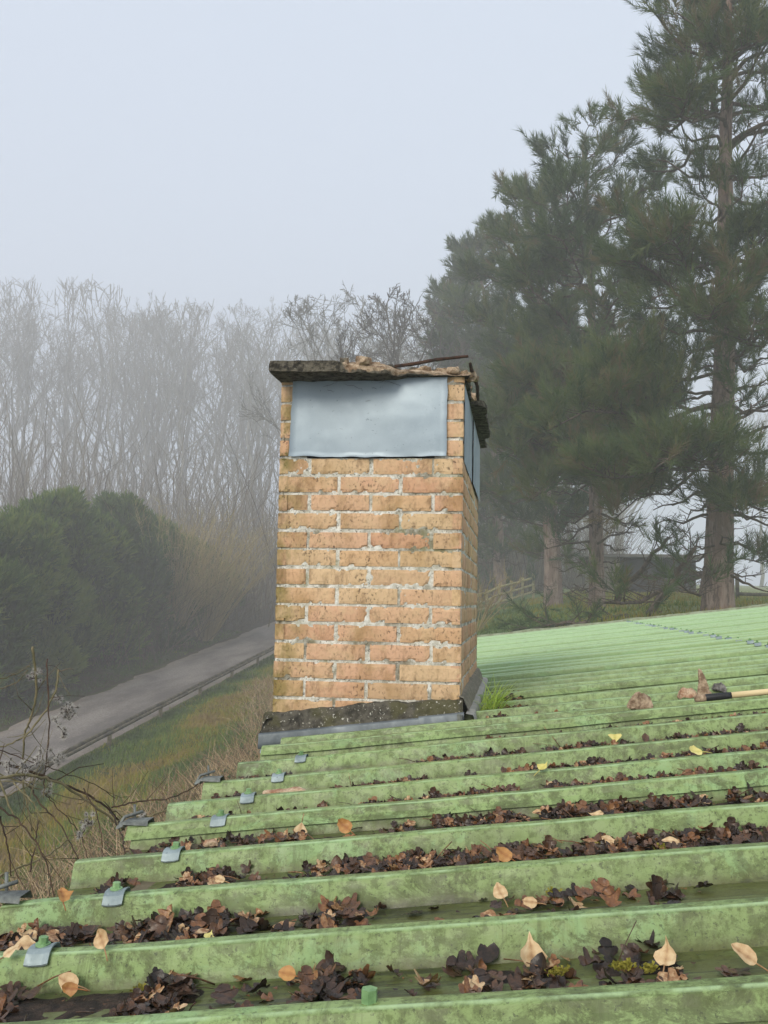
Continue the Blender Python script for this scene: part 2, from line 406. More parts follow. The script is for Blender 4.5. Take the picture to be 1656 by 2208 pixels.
M['rubber'] = simple('black_grip', lin(26, 28, 30), lin(44, 46, 48), 30, .5)
M['vine'] = simple('olive_vine_bark', lin(96, 92, 62), lin(132, 122, 92), 30, .85, .3)
M['vinedark'] = simple('dark_bramble_stem', lin(44, 36, 28), lin(86, 66, 48), 30, .85, .3)
M['fluff'] = simple('silky_seed_plume', lin(146, 142, 135), lin(194, 190, 182), 40, .95)
M['seed'] = simple('dark_seed', lin(46, 36, 30), lin(74, 58, 46), 40, .8)
M['railwood'] = simple('wet_log_rail', lin(66, 62, 50), lin(110, 102, 82), 4, .85, .4)
M['postwood'] = simple('grey_post_wood', lin(112, 104, 82), lin(144, 134, 108), 6, .85, .4)
M['fence'] = simple('pale_fence_wood', lin(150, 142, 100), lin(178, 168, 122), 5, .85)
M['hutwall'] = simple('hut_boards', lin(130, 122, 108), lin(150, 142, 126), 3, .9, .3, stretch=(3, 3, .5))
M['hutshade'] = simple('hut_opening_shade', lin(58, 58, 60), lin(76, 76, 78), 3, .9)  # dark tone painted for the shaded opening
M['hutroof'] = simple('hut_roofing', lin(116, 112, 104), lin(136, 130, 122), 3, .9)
M['ground'] = ground_mat(); M['road'] = road_mat()

# ================================================================ terrain and road
def sstep(t): t = np.clip(t, 0, 1); return t * t * (3 - 2 * t)
def tz(X, Y):
    """ground height relative to the eye: a lane climbing away on the left, a meadow level with the roof on the right"""
    X = np.asarray(X, float); Y = np.asarray(Y, float)
    base = -5.8 + 0.08 * np.minimum(Y, 62) + 0.03 * np.maximum(Y - 62, 0)
    right = -0.15 + 0.024 * (Y - 18)
    t = sstep((X + 10.3) / 14.3)
    z = base + (right - base) * t
    left = np.maximum(-14.2 - X, 0)
    z = z + 0.10 * left + 0.05 * np.maximum(left - 4, 0)
    rough = 0.10 * np.sin(X * 1.3 + 0.6 * np.sin(Y * .9)) * np.sin(Y * 1.1) * np.clip((np.abs(X + 12.2) - 2.2) / 2, 0, 1)
    return z + rough
xs = np.unique(np.concatenate([np.arange(-94, -18, 2.0), np.arange(-18, 6, .28), np.arange(6, 74, 2.0)]))
ys = np.unique(np.concatenate([np.arange(-10, 4, 1.0), np.arange(4, 46, .4), np.arange(46, 159, 1.5)]))
GX, GY = np.meshgrid(xs, ys, indexing='ij'); GZ = tz(GX, GY)
nz = np.vectorize(lambda x, y: fbm(x * .35, y * .35, 3.3, 4))(GX, GY)
nz2 = np.vectorize(lambda x, y: fbm(x * 1.1, y * 1.1, 8.3, 3))(GX, GY)
GZ = GZ + np.where(np.abs(GX + 12.25) > 2.2, 0.06 * nz2, 0)
gm = MB(); grid(gm, np.stack([GX, GY, GZ], -1))
ground = gm.build('ground', M['ground']); tag(ground, kind='structure')
C = lambda *c: np.array(lin(*c))
gcol = np.zeros(GX.shape + (4,)); gcol[:] = C(98, 104, 58)
def blend(mask, c): 
    global gcol
    m = np.clip(mask, 0, 1)[..., None]; gcol = gcol * (1 - m) + c * m
blend((GX > -5.5) * 1.0 * sstep((GY - 12) / 4), C(122, 146, 88))                                # meadow
blend(sstep((GX - .5) / 3) * .85, C(162, 168, 114))                                            # bleached grass under the pines
blend(np.exp(-((GX + 8.6) / 1.3) ** 2) * sstep(.5 + 1.4 * nz + .3 * nz2) * (GX < -5), C(148, 132, 40))       # moss on the bank
blend(np.exp(-((GX + 7.0) / 1.6) ** 2) * sstep(.1 - 1.6 * nz), C(92, 84, 50))
blend(sstep((GX + 6.4) / 1.5) * sstep((-3.2 - GX) / 1.5) * sstep((32 - GY) / 8) * .6, C(112, 108, 62))       # dead grass by the wall
blend(np.exp(-((GX + 9.95) / .5) ** 2), C(92, 108, 60))                                          # green strip by the kerbless lane
blend((GX < -14.0) * 1.0, C(82, 70, 56))                                                         # leaf mould under the trees
blend(np.exp(-((GX + 14.9) / .7) ** 2) * sstep(.55 + 1.5 * nz), C(84, 98, 56))
blend(sstep((GY - 44) / 10) * sstep((2 - GX) / 6), C(80, 70, 58))
ca = ground.data.attributes.new('gcol', 'FLOAT_COLOR', 'POINT'); ca.data.foreach_set('color', gcol.reshape(-1))

ry = np.arange(-9, 66, .35); rt = np.linspace(0, 1, 15)
RP = np.zeros((len(ry), len(rt), 3)); RA = np.zeros((len(ry), len(rt)))
for i, y in enumerate(ry):
    xl = -14.0 + .22 * fbm(y * .5, 1.2, 0) + .1 * fbm(y * 2, 4, 0); xr = -10.5 + .05 * fbm(y * .8, 9, 0)
    x = xl + (xr - xl) * rt
    RP[i, :, 0] = x; RP[i, :, 1] = y; RP[i, :, 2] = tz(-12.0, y) + 0.045 - .05 * ((rt - .5) * 2) ** 4
    RA[i] = np.clip(1 - rt * 5, 0, 1) + np.clip((rt - .86) * 4, 0, .4)
rm = MB(); grid(rm, RP, RA, flip=True); road = rm.build('road', M['road']); tag(road, kind='structure')

# ================================================================ the roof
S, Z0, HR = 0.13, -0.433, 0.045
def rz(x): return Z0 + S * x
def roofpt(px, py, h=0.0):
    d = ray(px, py); n = np.array([-S, 0, 1.0]); return d * ((Z0 + h) / (n @ d))
RIBS = [-.02, .235, .488, .743, .998, 1.248, 1.503, 1.765, 2.045, 2.29, 2.56, 2.885]
while RIBS[-1] < 12.5: RIBS.append(RIBS[-1] + .268)
YEND = RIBS[-1] + .06
EAVE = -.815; RIDGE = 4.6
LAPS = [i for i in range(len(RIBS)) if (i - 8) % 4 == 0]
RIBP = [(-.017, 0, .10), (-.0125, .012, .35), (-.007, .030, .75), (-.003, .0405, .95), (.0015, .0442, 1.0), (.007, .045, 1.12),
        (.013, .0455, 1.12), (.019, .045, 1.12), (.0235, .0435, 1.0), (.028, .036, .8), (.039, .006, .2), (.043, 0, .05)]
roof = thing('outbuilding', 'low outbuilding with a green ribbed steel roof littered with wet leaves', 'building', (1.8, 6.0, float(tz(1.8, 6.0))))
def rib_pts(i, raise_=0.0, part='all'):
    pts = [(RIBS[i] + a, h + raise_, p) for a, h, p in RIBP]
    if part == 'top': pts = [(RIBS[i] - .0125 - .004, .018 + raise_, .5)] + pts[2:]
    return pts
xr_ = np.concatenate([np.arange(EAVE, 1.2, .07), np.arange(1.2, RIDGE + .01, .2)]); xr_[-1] = RIDGE
for li in range(-1, len(LAPS)):
    a = LAPS[li] if li >= 0 else 0
    b = LAPS[li + 1] if li + 1 < len(LAPS) else len(RIBS) - 1
    prof = []
    for i in range(a, b + 1):
        prof += rib_pts(i, .0034 if i < 12 else .011, 'top') if (i == a and li >= 0) else rib_pts(i)
        if i < b:
            y0, y1 = RIBS[i] + .043, RIBS[i + 1] - .017; m = y1 - y0
            prof += [(y0 + m * .18, 0, 0), (y0 + m * .36, .0002, 0), (y0 + m * .40, .0035, .02), (y0 + m * .62, .0035, .02), (y0 + m * .66, .0002, 0), (y0 + m * .85, 0, 0)]
    if b == len(RIBS) - 1 and li == len(LAPS) - 1: prof.append((YEND, 0, 0))
    prof = np.array(prof)
    ex = U(-.012, .012)
    P = np.zeros((len(xr_), len(prof), 3)); A = np.zeros(P.shape[:2])
    for k, x in enumerate(xr_):
        xx = x + (ex if k == 0 else 0)
        dent = np.array([.0018 * n3(x * 3.1, y * 4.0, 2.0) + .0012 * n3(x * 9, y * 7, 5.0) for y in prof[:, 0]])
        P[k, :, 0] = xx; P[k, :, 1] = prof[:, 0] + .0012 * n3(x * 2.3, prof[0, 0], 7); P[k, :, 2] = rz(x) + prof[:, 1] + dent; A[k] = prof[:, 2]
    # the sawn end: a thin turned-down return so the sheet has thickness at the eave
    mb = MB(); grid(mb, P, A)
    ed = np.stack([P[0], P[0] + np.array([.0, 0, -.004])], 0); grid(mb, ed, np.stack([A[0], A[0]], 0), flip=True)
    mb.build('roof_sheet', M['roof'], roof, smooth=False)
back = []
for k in range(14, 0, -1):
    y_ = RIBS[0] - .254 * k; back += [(y_ + a, h, p_) for a, h, p_ in RIBP]
back.append((RIBS[0] - .02, 0, 0)); back = np.array(back); xb = np.linspace(EAVE, RIDGE, 30); P = np.zeros((30, len(back), 3)); A = np.tile(back[:, 2], (30, 1))
P[..., 0] = xb[:, None]; P[..., 1] = back[:, 0]; P[..., 2] = rz(xb)[:, None] + back[:, 1]
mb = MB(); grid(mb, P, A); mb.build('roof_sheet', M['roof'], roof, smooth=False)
# the slope beyond the ridge, ridge capping, verge, walls
mb = MB(); far = []
far += [(y, h) for y, h in back[:-1, :2]]
for i in range(len(RIBS)): far += [(y, h) for y, h, p in rib_pts(i)]
far = np.array(far); P = np.zeros((2, len(far), 3))
for k, (x, z) in enumerate(((RIDGE, rz(RIDGE)), (RIDGE * 2 + .8, rz(-.8)))): P[k, :, 0] = x; P[k, :, 1] = far[:, 0]; P[k, :, 2] = z + far[:, 1]
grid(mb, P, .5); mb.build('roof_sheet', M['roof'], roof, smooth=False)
mb = MB(); grid(mb, [[[RIDGE - .2, y, rz(RIDGE - .2) + .05], [RIDGE, y, rz(RIDGE) + .07], [RIDGE + .2, y, rz(RIDGE - .2) + .05]] for y in np.linspace(RIBS[0] - 3.5, YEND, 40)], 1.1)
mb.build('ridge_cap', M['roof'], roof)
mb = MB(); vx = np.linspace(EAVE - .03, RIDGE, 90)
VP = np.zeros((90, 5, 3))
for k, x in enumerate(vx):
    b = .012 * fbm(x * 3, 1.0, 4.0)
    for j, (dy, dz) in enumerate(((-.02, .028), (.0, .062), (.07, .070), (.14, .060), (.15, -.1))): VP[k, j] = (x, YEND + dy, rz(x) + dz + b)
grid(mb, VP); mb.build('verge_trim', M['trim'], roof)
mb = MB()
wx0, wx1, wy0, wy1 = -.55, RIDGE * 2 + .55, RIBS[0] - 3.4, YEND - .1
def wall(p, q):
    n = 24; G = np.zeros((n, 2, 3))
    for k, t in enumerate(np.linspace(0, 1, n)):
        x, y = p[0] + (q[0] - p[0]) * t, p[1] + (q[1] - p[1]) * t
        top = min(rz(x), rz(2 * RIDGE - x)) - .02
        G[k, 0] = (x, y, tz(x, y) - .3); G[k, 1] = (x, y, top)
    grid(mb, G)
wall((wx0, wy0), (wx1, wy0)); wall((wx1, wy0), (wx1, wy1)); wall((wx1, wy1), (wx0, wy1)); wall((wx0, wy1), (wx0, wy0))
mb.build('wall', M['wall'], roof)
mb = MB(); box(mb, (wx0 - .12, wy0, -.03), (wx0 - .02, wy1, 0), R=None, c=(0, 0, rz(wx0) - .012)); mb.build('eave_board', M['railwood'], roof)

# fixing clips: a bent saddle plate over the rib with a painted bolt
def clip(x, i, sc=1.0):
    y = RIBS[i]; z = rz(x) + HR; w = .019 * sc
    pr = [(-.0105, -.013), (-.008, -.008), (-.004, -.001), (.002, .0035), (.008, .0045), (.018, .0045), (.026, .002), (.033, -.010)]
    tl = U(-.06, .06); G = np.zeros((5, len(pr), 3))
    for a, u in enumerate(np.linspace(-1, 1, 5)):
        for b, (dy, dz) in enumerate(pr): G[a, b] = (x + u * w + tl * dy, y + dy, z + dz + S * u * w + .0015 * (1 if abs(u) == 1 else 0))
    G2 = G.copy(); G2[..., 2] += .0022; G2[..., 1] -= .001
    mb = MB(); grid(mb, G2)
    for e in ((G2[0], G[0], False), (G2[-1], G[-1], True)): grid(mb, np.stack(e[:2], 0), flip=e[2])
    grid(mb, np.stack([G[:, 0], G2[:, 0]], 0), flip=True)
    c = mb.build('fixing_clip', M['galv'], roof, smooth=False)
    hb = MB(); bx, by, bz = x + U(-.003, .003), y + .013, z + .006
    tube(hb, [(bx, by, bz), (bx, by, bz + .003)], .0115 * sc, 14); tube(hb, [(bx, by, bz + .003), (bx + .0006, by, bz + .013 * sc)], .0072 * sc, 6)
    hb.build('bolt', M['bolt'], c, smooth=False)
for i in range(3, 12): clip(-.622 + U(-.008, .008), i, .86)
for i in range(17, len(RIBS)): clip(1.375 + U(-.012, .012), i)
for px, py, i in ((795, 2172, 4),):
    p = roofpt(px, py, HR); b = MB(); x, y, z = p[0], RIBS[i] + .012, rz(p[0]) + HR
    tube(b, [(x, y, z - .004), (x, y, z + .003)], .011, 14); tube(b, [(x, y, z + .003), (x, y, z + .017)], .0085, 6)
    b.build('bolt', M['bolt'], roof, smooth=False)
# gutter brackets hooked over three rib ends at the eave
for i in (6, 8, 10):
    x0, y, z = EAVE, RIBS[i] + .01, rz(EAVE) + HR + .004
    g = MB()
    for (xa, za), (xb, zb) in (((-.030, -.008), (-.015, .002)), ((-.015, .002), (.040, .006))):
        grid(g, [[[x0 + xa, y - .016, z + za], [x0 + xa, y - .012, z + za + .006], [x0 + xa, y + .02, z + za + .007], [x0 + xa, y + .03, z + za - .008]],
                 [[x0 + xb, y - .016, z + zb - .004], [x0 + xb, y - .012, z + zb + .006], [x0 + xb, y + .02, z + zb + .007], [x0 + xb, y + .03, z + zb - .008]]])
    tube(g, [(x0 - .034, y + .005, z - .012), (x0 - .026, y + .02, z + .010), (x0 + .012, y + .03, z + .022)], [.004, .004, .0035], 6)
    tube(g, [(x0 - .004, y + .026, z), (x0 - .008, y + .03, z + .036)], .003, 6)
    g.build('gutter_bracket', M['dark_metal'], roof)

# ================================================================ the chimney
XL, XR, YF, YB = -.90, -.20, 3.606, 5.106
ZT, CH = .531, .0697                      # underside course of the panels, course height
BOT = ZT - CH * 14.4; TOP = .843
chim = thing('chimney', 'square yellowish brick chimney with a broken concrete cap and zinc panels', 'chimney', (-.55, 4.35, BOT))
bk = MB(); mo = MB()
JH = .0118
def brick(o, u, n, w, h, depth=.035, fine=True, seed=0):
    """one brick face with worn, chipped edges; o lower-left corner, u along the wall, n outward"""
    up = np.array([0, 0, 1.0]); o = np.asarray(o, float)
    nu, nv = (max(5, int(w / .009)), max(5, int(h / .009))) if fine else (max(4, int(w / .02)), 4)
    s = np.linspace(0, 1, nu); t = np.linspace(0, 1, nv)
    out = U(-.0015, .0022); tilt = U(-.010, .010); tw = U(-.012, .012)
    chip = U(0, 1); G = np.zeros((nu + 2, nv + 2, 3))
    for i in range(-1, nu + 1):
        for j in range(-1, nv + 1):
            ii, jj = min(max(i, 0), nu - 1), min(max(j, 0), nv - 1)
            a, b = s[ii] * w, t[jj] * h
            de = min(a, w - a, b, h - b)
            jx = .0014 * n3(b * 60 + seed, seed * 1.7, 1 + (a > w / 2) * 5); jz = .0012 * n3(a * 40 + seed, seed * 2.3, 9 + (b > h / 2) * 5)
            if i < 0 or j < 0 or i > nu - 1 or j > nv - 1: d = -depth
            else:
                d = out + tilt * (b - h / 2) + tw * (a - w / 2) + .0009 * n3(a * 90, b * 90, seed)
                ch = max(0, fbm(a * 34 + seed * 3, b * 34, seed) - .12 - .25 * chip)
                bot = 1.8 if b < h * .4 else 1.0
                d -= max(0, .004 - de) * .5 + ch * .020 * bot * max(0, 1 - de / .014) + .004 * max(0, fbm(a * 22 + 50, b * 22, seed + 4) - .62)
            G[i + 1, j + 1] = o + u * (a + jx * (1 if de < .012 else .3)) + up * (b + jz * (1 if de < .012 else .3)) + n * d
    grid(bk, G)
def rows(face):
    """(z0, z1, [(start, width)]) for the courses of one face"""
    L = (XR - XL) if face in 'FB' else (YB - YF)
    out = []
    for k in range(-5, 15):
        z1 = ZT - k * CH; z0 = z1 - CH + JH
        if k < 0 and z0 > TOP: continue
        z1 = min(z1, TOP) if k < 0 else z1
        segs = []; par = k % 2 == 0
        if face in 'FB':
            segs = [(0, .113), (.126, .222), (.361, .222), (.596, .104)] if par else [(0, .2265), (.2395, .221), (.4735, .2265)]
        else:
            x = 0.0; first = .2265 if par else .108
            while x < L - .02:
                w = min(first if x == 0 else .2215, L - x); segs.append((x, w)); x += w + .0125
        if k < 0:                          # piers either side of the panel openings
            segs = [(0, .104), (L - .104, .104)]
        out.append((z0, z1, [(a + U(-.003, .003) * (0 < a), w) for a, w in segs if w > .03]))
    return out
faces = {'F': (np.array([XL, YF, 0]), np.array([1.0, 0, 0]), np.array([0, -1.0, 0])), 'R': (np.array([XR, YF, 0]), np.array([0, 1.0, 0]), np.array([1.0, 0, 0])),
         'L': (np.array([XL, YB, 0]), np.array([0, -1.0, 0]), np.array([-1.0, 0, 0])), 'B': (np.array([XR, YB, 0]), np.array([-1.0, 0, 0]), np.array([0, 1.0, 0]))}
sd = 1
for fk, (o, u, n) in faces.items():
    L = (XR - XL) if fk in 'FB' else (YB - YF)
    for z0, z1, segs in rows(fk):
        dz = U(-.0015, .0015)
        for a, w in segs:
            sd += 1; brick(o + u * a + np.array([0, 0, z0 + dz + U(-.001, .001)]), u, n, w, z1 - z0 - .0, fine=fk in 'FR', seed=sd * .731)
    # mortar: a rough sheet standing about flush with the brick, squeezed proud in places
    r = .005 if fk == 'F' else (.009 if fk == 'R' else .03)
    for (za, zb, ua, ub) in ((BOT - .1, ZT + .002, 0, L), (ZT, TOP, 0, .106), (ZT, TOP, L - .106, L)):
        nu, nv = int((ub - ua) / r) + 2, int((zb - za) / r) + 2
        G = np.zeros((nu, nv, 3))
        for i, a in enumerate(np.linspace(ua, ub, nu)):
            for j, z in enumerate(np.linspace(za, zb, nv)):
                d = -.0042 + .0032 * fbm(a * 42, z * 42, 3 + ord(fk), 3) + .004 * n3(a * 7, z * 7, ord(fk))
                d -= .012 * max(0, .008 - min(a, L - a)) / .008
                G[i, j] = o + u * a + np.array([0, 0, z]) + n * min(d, .0006)
        grid(mo, G)
bk.build('brickwork', M['brick'], chim, smooth=False)
mo.build('mortar_joints', M['mortar'], chim)
ib = MB(); box(ib, (XL + .09, YF + .09, ZT - .06), (XR - .09, YB - .09, TOP - .02)); ib.build('flue_void', M['black'], chim, smooth=False)
# panels of zinc closing the vents
def panel(o, u, n, w, z0, z1, bulge, seed, lip=True, thick=.0015):
    up = np.array([0, 0, 1.0]); nu, nv = 44, 30; G = np.zeros((nu, nv, 3))
    for i, a in enumerate(np.linspace(0, 1, nu)):
        for j, b in enumerate(np.linspace(0, 1, nv)):
            e = min(a, 1 - a) * w; eb = b * (z1 - z0)
            d = (.006 if lip else .0025) + bulge * math.sin(a * math.pi) * math.sin(min(1, b * 1.1) * math.pi * .9) + (.0014 if lip else .0006) * fbm(a * 2.2 + seed, b * 1.7, seed, 2) + .0009 * n3(a * 9, b * 7, seed)
            x = a * w; z = z0 + b * (z1 - z0)
            if lip:
                d += .009 * max(0, 1 - eb / .010) * (.6 + .9 * n3(a * 7, 2, seed)) + .006 * max(0, 1 - e / .010)
                z += .003 * n3(a * 11, 5, seed) * (1 - b) - .005 * (1 - b) * math.sin(a * 3)
                x += .003 * n3(b * 8, 3, seed + (a > .5)) * (1 if a < .5 else -1) - (.009 * (1 - b) * (1 - a))
            G[i, j] = o + u * x + up * z + n * d
    mb = MB(); grid(mb, G)
    mb.build('zinc_panel', M['zinc'], chim)
panel(np.array([XL + .048, YF, 0]), np.array([1.0, 0, 0]), np.array([0, -1.0, 0]), .592, ZT + .010, TOP - .004, .004, 1.3)
panel(np.array([XR, YF + .055, 0]), np.array([0, 1.0, 0]), np.array([1.0, 0, 0]), .70, ZT - .004, TOP - .004, .001, 4.1, lip=False)
panel(np.array([XR + .006, YF + .70, 0]), np.array([0, 1.0, 0]), np.array([1.0, 0, 0]), .77, ZT - .01, TOP - .03, .001, 6.1, lip=False)
panel(np.array([XL, YB - .06, 0]), np.array([0, -1.0, 0]), np.array([-1.0, 0, 0]), 1.38, ZT + .01, TOP - .004, .001, 8.1, lip=False)
panel(np.array([XR - .05, YB, 0]), np.array([-1.0, 0, 0]), np.array([0, 1.0, 0]), .59, ZT + .01, TOP - .004, .001, 9.1, lip=False)
for q in range(7):
    x0, z0 = XL + U(.08, .46), TOP - U(.015, .10); fm_ = MB(); an = U(-.5, .3); l = U(.02, .07)
    P = [(x0 + l * t * math.cos(an), YF - .0135 - .002 * math.sin(t * 3), z0 + l * t * math.sin(an) + .006 * n3(t * 3, q, 1)) for t in np.linspace(0, 1, 7)]
    tube(fm_, P, [.0003, .0005, .0006, .0005, .0005, .0004, .0003], 4); fm_.build('dead_tendril', M['vinedark'], chim)
# the cap: a slab whose front right half has spalled away
def cap_front(x):                                   # (front edge, top height, broken 0..1)
    t = (x + .905) / .72
    e = np.interp(t, [0, .36, .41, .52, .60, .66, .80, 1], [3.432, 3.437, 3.462, 3.47, 3.50, 3.545, 3.575, 3.59])
    z = np.interp(t, [0, .36, .42, .60, .68, .80, .92, 1], [.870, .869, .868, .866, .864, .864, .856, .850])
    b = np.interp(t, [0, .34, .40, .65, 1], [0, 0, .95, 1, .95])
    return e, z, b
cb = MB(); nx, ny = 76, 46
CZB = .829
Gt = np.zeros((nx, ny, 3)); Gb = np.zeros((nx, ny, 3)); Ba = np.zeros((nx, ny)); 
for i, x in enumerate(np.linspace(-.905, -.185, nx)):
    e, zt, br = cap_front(x)
    e += (.006 + .014 * br) * fbm(x * 24, 2.2, 1.0)
    for j, t in enumerate(np.linspace(0, 1, ny) ** 1.6):
        y = e + (5.24 - e) * t
        k = min(1, (y - e) / .08)
        rgh = .004 + .010 * br * (y < 3.95)
        xx = x
        if i > nx * .86:                             # right margin: ragged, wider towards the back
            f = (i / (nx - 1) - .86) / .14
            wide = np.interp(y, [3.6, 4.05, 4.12, 4.9, 4.95, 5.24], [0, .0, .05, .05, .02, .02]) + .012 * fbm(y * 14, 1.0, 6)
            xx = x + f * wide
        lip = br * .012 * (1 - k)                    # the broken edge slopes back from a lower lip
        Gt[i, j] = (xx + .003 * n3(y * 20, x * 20, 1), y + .018 * br * (j > 0) * (j < 4), zt + .006 * (fbm(x * 16, y * 16, 2)) * (1 + br) * (j > 0) - lip * (j == 0))
        zb = CZB + .0035 * fbm(x * 20, y * 20, 5)
        if x > -.46 and y < 3.66: zb = max(zb, np.interp(x, [-.46, -.40], [CZB, CZB + .012]))
        Gb[i, j] = (xx, y - .004 * (j == 0), min(zb, zt - .012)); Ba[i, j] = br * np.interp(y, [3.3, 3.85, 4.2], [1, .8, .1])
grid(cb, Gt, Ba); grid(cb, Gb, Ba * .15, flip=True)
def skirt(A, B, aA, aB, flip=False, n=6, rough=.004):
    Q = np.zeros((len(A), n, 3)); QA = np.zeros((len(A), n))
    for j, t in enumerate(np.linspace(0, 1, n)):
        Q[:, j] = A * (1 - t) + B * t; QA[:, j] = aA * (1 - t) + aB * t
        if 0 < j < n - 1:
            for i in range(len(A)): Q[i, j] += np.array([fbm(Q[i, j, 0] * 40, Q[i, j, 2] * 60, 3), fbm(Q[i, j, 0] * 40 + 9, Q[i, j, 1] * 40, Q[i, j, 2] * 60), 0]) * rough * (1 + QA[i, j])
    grid(cb, Q, QA, flip=flip)
skirt(Gt[:, 0], Gb[:, 0], Ba[:, 0], Ba[:, 0] * .35, flip=True, rough=.006)
skirt(Gt[0], Gb[0], Ba[0] * 0, Ba[0] * 0); skirt(Gt[-1], Gb[-1], Ba[-1] * .6, Ba[-1] * .3, flip=True); skirt(Gt[:, -1], Gb[:, -1], Ba[:, -1], Ba[:, -1])
# loose crumbs and moss still lying on the slab
for k in range(46):
    x = U(-.89, -.2) if k < 8 else U(-.64, -.2); e, zt, br = cap_front(x); y = e + U(.01, .16); s = U(.006, .022) * (1 + .6 * br)
    rough_block(cb, (s * 1.5, s * 1.2, s * .9), s * .3, k * 1.7, R=rotm('Z', U(0, 3)), c=(x, y, zt + s * .2), n=4, a=br * U(.2, 1))
cb.build('cap_slab', M['cap'], chim)
for pts, r in (([(-.452, 3.535, .868), (-.38, 3.52, .872), (-.30, 3.51, .884), (-.178, 3.50, .893)], [.0065, .0070, .0065, .0055]),
               ([(-.172, 3.53, .872), (-.170, 3.62, .866), (-.158, 3.85, .858), (-.166, 4.1, .852), (-.165, 4.5, .850)], [.0060, .0072, .0072, .007, .007])):
    b = MB(); P = np.array(pts); tt = np.linspace(0, len(P) - 1, 40)
    Q = np.stack([np.interp(tt, range(len(P)), P[:, c]) for c in range(3)], 1); R_ = np.interp(tt, range(len(P)), r) * (1 + .22 * np.array([n3(v * 4, 1, 1) for v in tt]))
    tube(b, Q, R_, 8); b.build('rebar', M['rust'], chim)
# rubble on the right-hand edge
for k in range(14):
    y = U(3.62, 4.25); q = U(.016, .036); rb = MB()
    rough_block(rb, (q * 1.4, q * 1.5, q), q * .35, k * 2.9, R=rotm('Z', U(0, 3)) @ rotm('X', U(-.6, .6)), c=(-.19 + U(-.03, .018), y, .850 + U(-.002, .010)), n=4, a=U(.5, 1))
    rb.build('cap_fragment', M['cap'], chim)
# mortar fillet around the base and lead flashing
fb = MB(); nx = 60
def fil(pa, pb, ta, tb, ba, bb, n, gmul=1.0, A=0.0):
    Gf = np.zeros((nx, 12, 3)); Af = np.zeros((nx, 12))
    for i, t in enumerate(np.linspace(0, 1, nx)):
        p = np.asarray(pa) + (np.asarray(pb) - np.asarray(pa)) * t
        zt = ta + (tb - ta) * t + .010 * fbm(t * 9, 1.1, 2 + gmul) + .008 * math.sin(t * 3.1); zb = ba + (bb - ba) * t
        for j, v in enumerate(np.linspace(0, 1, 12)):
            out = .009 + .042 * gmul * v ** .9 + .003 * fbm(t * 22, v * 6, 4) * (.3 + v)
            if j == 0: out = -.006
            Gf[i, j] = p + n * out + np.array([0, 0, zt + (zb - zt) * v]); Af[i, j] = A
    grid(fb, Gf, Af, flip=True)
N = np.array
fil((XL - .03, YF, 0), (XR + .012, YF, 0), -.428, -.350, rz(XL) + .052, rz(XR) + .054, N([0, -1.0, 0]))
fil((XR, YF - .02, 0), (XR, YB + .05, 0), -.345, -.34, rz(XR) + .056, rz(XR) + .056, N([1.0, 0, 0]), .62, .75)
fil((XL, YB + .05, 0), (XL, YF - .05, 0), -.44, -.44, rz(XL) + .05, rz(XL) + .05, N([-1.0, 0, 0]), .62)
fil((XR + .03, YB, 0), (XL - .03, YB, 0), -.39, -.43, rz(XR) + .05, rz(XL) + .05, N([0, 1.0, 0]))
fb.build('mortar_fillet', M['fillet'], chim)
def strip(name, mat, secs):
    """sheet-metal strip from a list of cross-sections"""
    mb = MB(); grid(mb, secs); q = np.array(secs); q = q - np.array([0, -.002, .0]); grid(mb, q, flip=True)
    return mb.build(name, mat, chim)
fx = np.linspace(XL - .035, -.335, 26); sec = []
for x in fx:
    w = .0025 * n3(x * 9, 1, 1); z = rz(x)
    sec.append([(x, YF - .050, z + .0565 + w), (x, YF - .0615 + w, z + .0585 + w), (x, YF - .066 + w, z + .050), (x, YF - .067 + w, z + .026), (x, YF - .071 + w, z + .006 + w), (x, YF - .066, z + .002)])
front_fl = strip('front_flashing', M['lead'], sec); sec = []
for x in np.linspace(-.345, XR + .018, 14):
    w = .002 * n3(x * 13, 4, 1); z = rz(x) + .006
    f = np.interp(x, [-.345, -.325, -.31], [.004, .0085, .003])
    sec.append([(x, YF - .052, z + .0545 + w), (x, YF - .064 - f, z + .0575 + w), (x, YF - .069 - f, z + .050), (x, YF - .070 - f, z + .024), (x, YF - .075 - f, z + .006 + w), (x, YF - .070, z + .002)])
strip('front_flashing', M['lead'], sec)
mb = MB(); grid(mb, [[(x, YF - .045, rz(x) + .03), (x, YF - .052, rz(x) - .015)] for x in np.linspace(XL - .03, XR + .02, 20)]); mb.build('apron', M['zinc'], chim)
sec = []; 
for y in np.linspace(YF - .10, YB + .12, 30):
    w = .004 * n3(y * 6, 2, 8); z = rz(XR)
    sec.append([(XR + .026, y, z + .064), (XR + .050 + w, y, z + .060), (XR + .054 + w, y, z + .054), (XR + .060 + w, y, z + .020), (XR + .070, y, z + .004)])
mb = MB(); grid(mb, sec, flip=True); mb.build('side_flashing', M['pale_zinc'], chim)
mb = MB(); xx = XR - .006
box(mb, (xx, YF - .078, rz(xx) - .01), (xx + .012, YF - .072, rz(xx) + .060)); box(mb, (xx + .014, YF - .10, rz(xx) - .01), (xx + .02, YF - .02, rz(xx) + .058)); mb.build('flashing_end', M['dark_metal'], chim, smooth=False)
mb = MB(); xx = -.235; Q = [(xx, YF - .079, rz(xx) + .036), (xx, YF - .083, rz(xx) + .022), (xx - .001, YF - .081, rz(xx) - .006)]
tube(mb, Q, [.007, .006, .004], 7); mb.build('rusty_hook', M['rust'], chim)

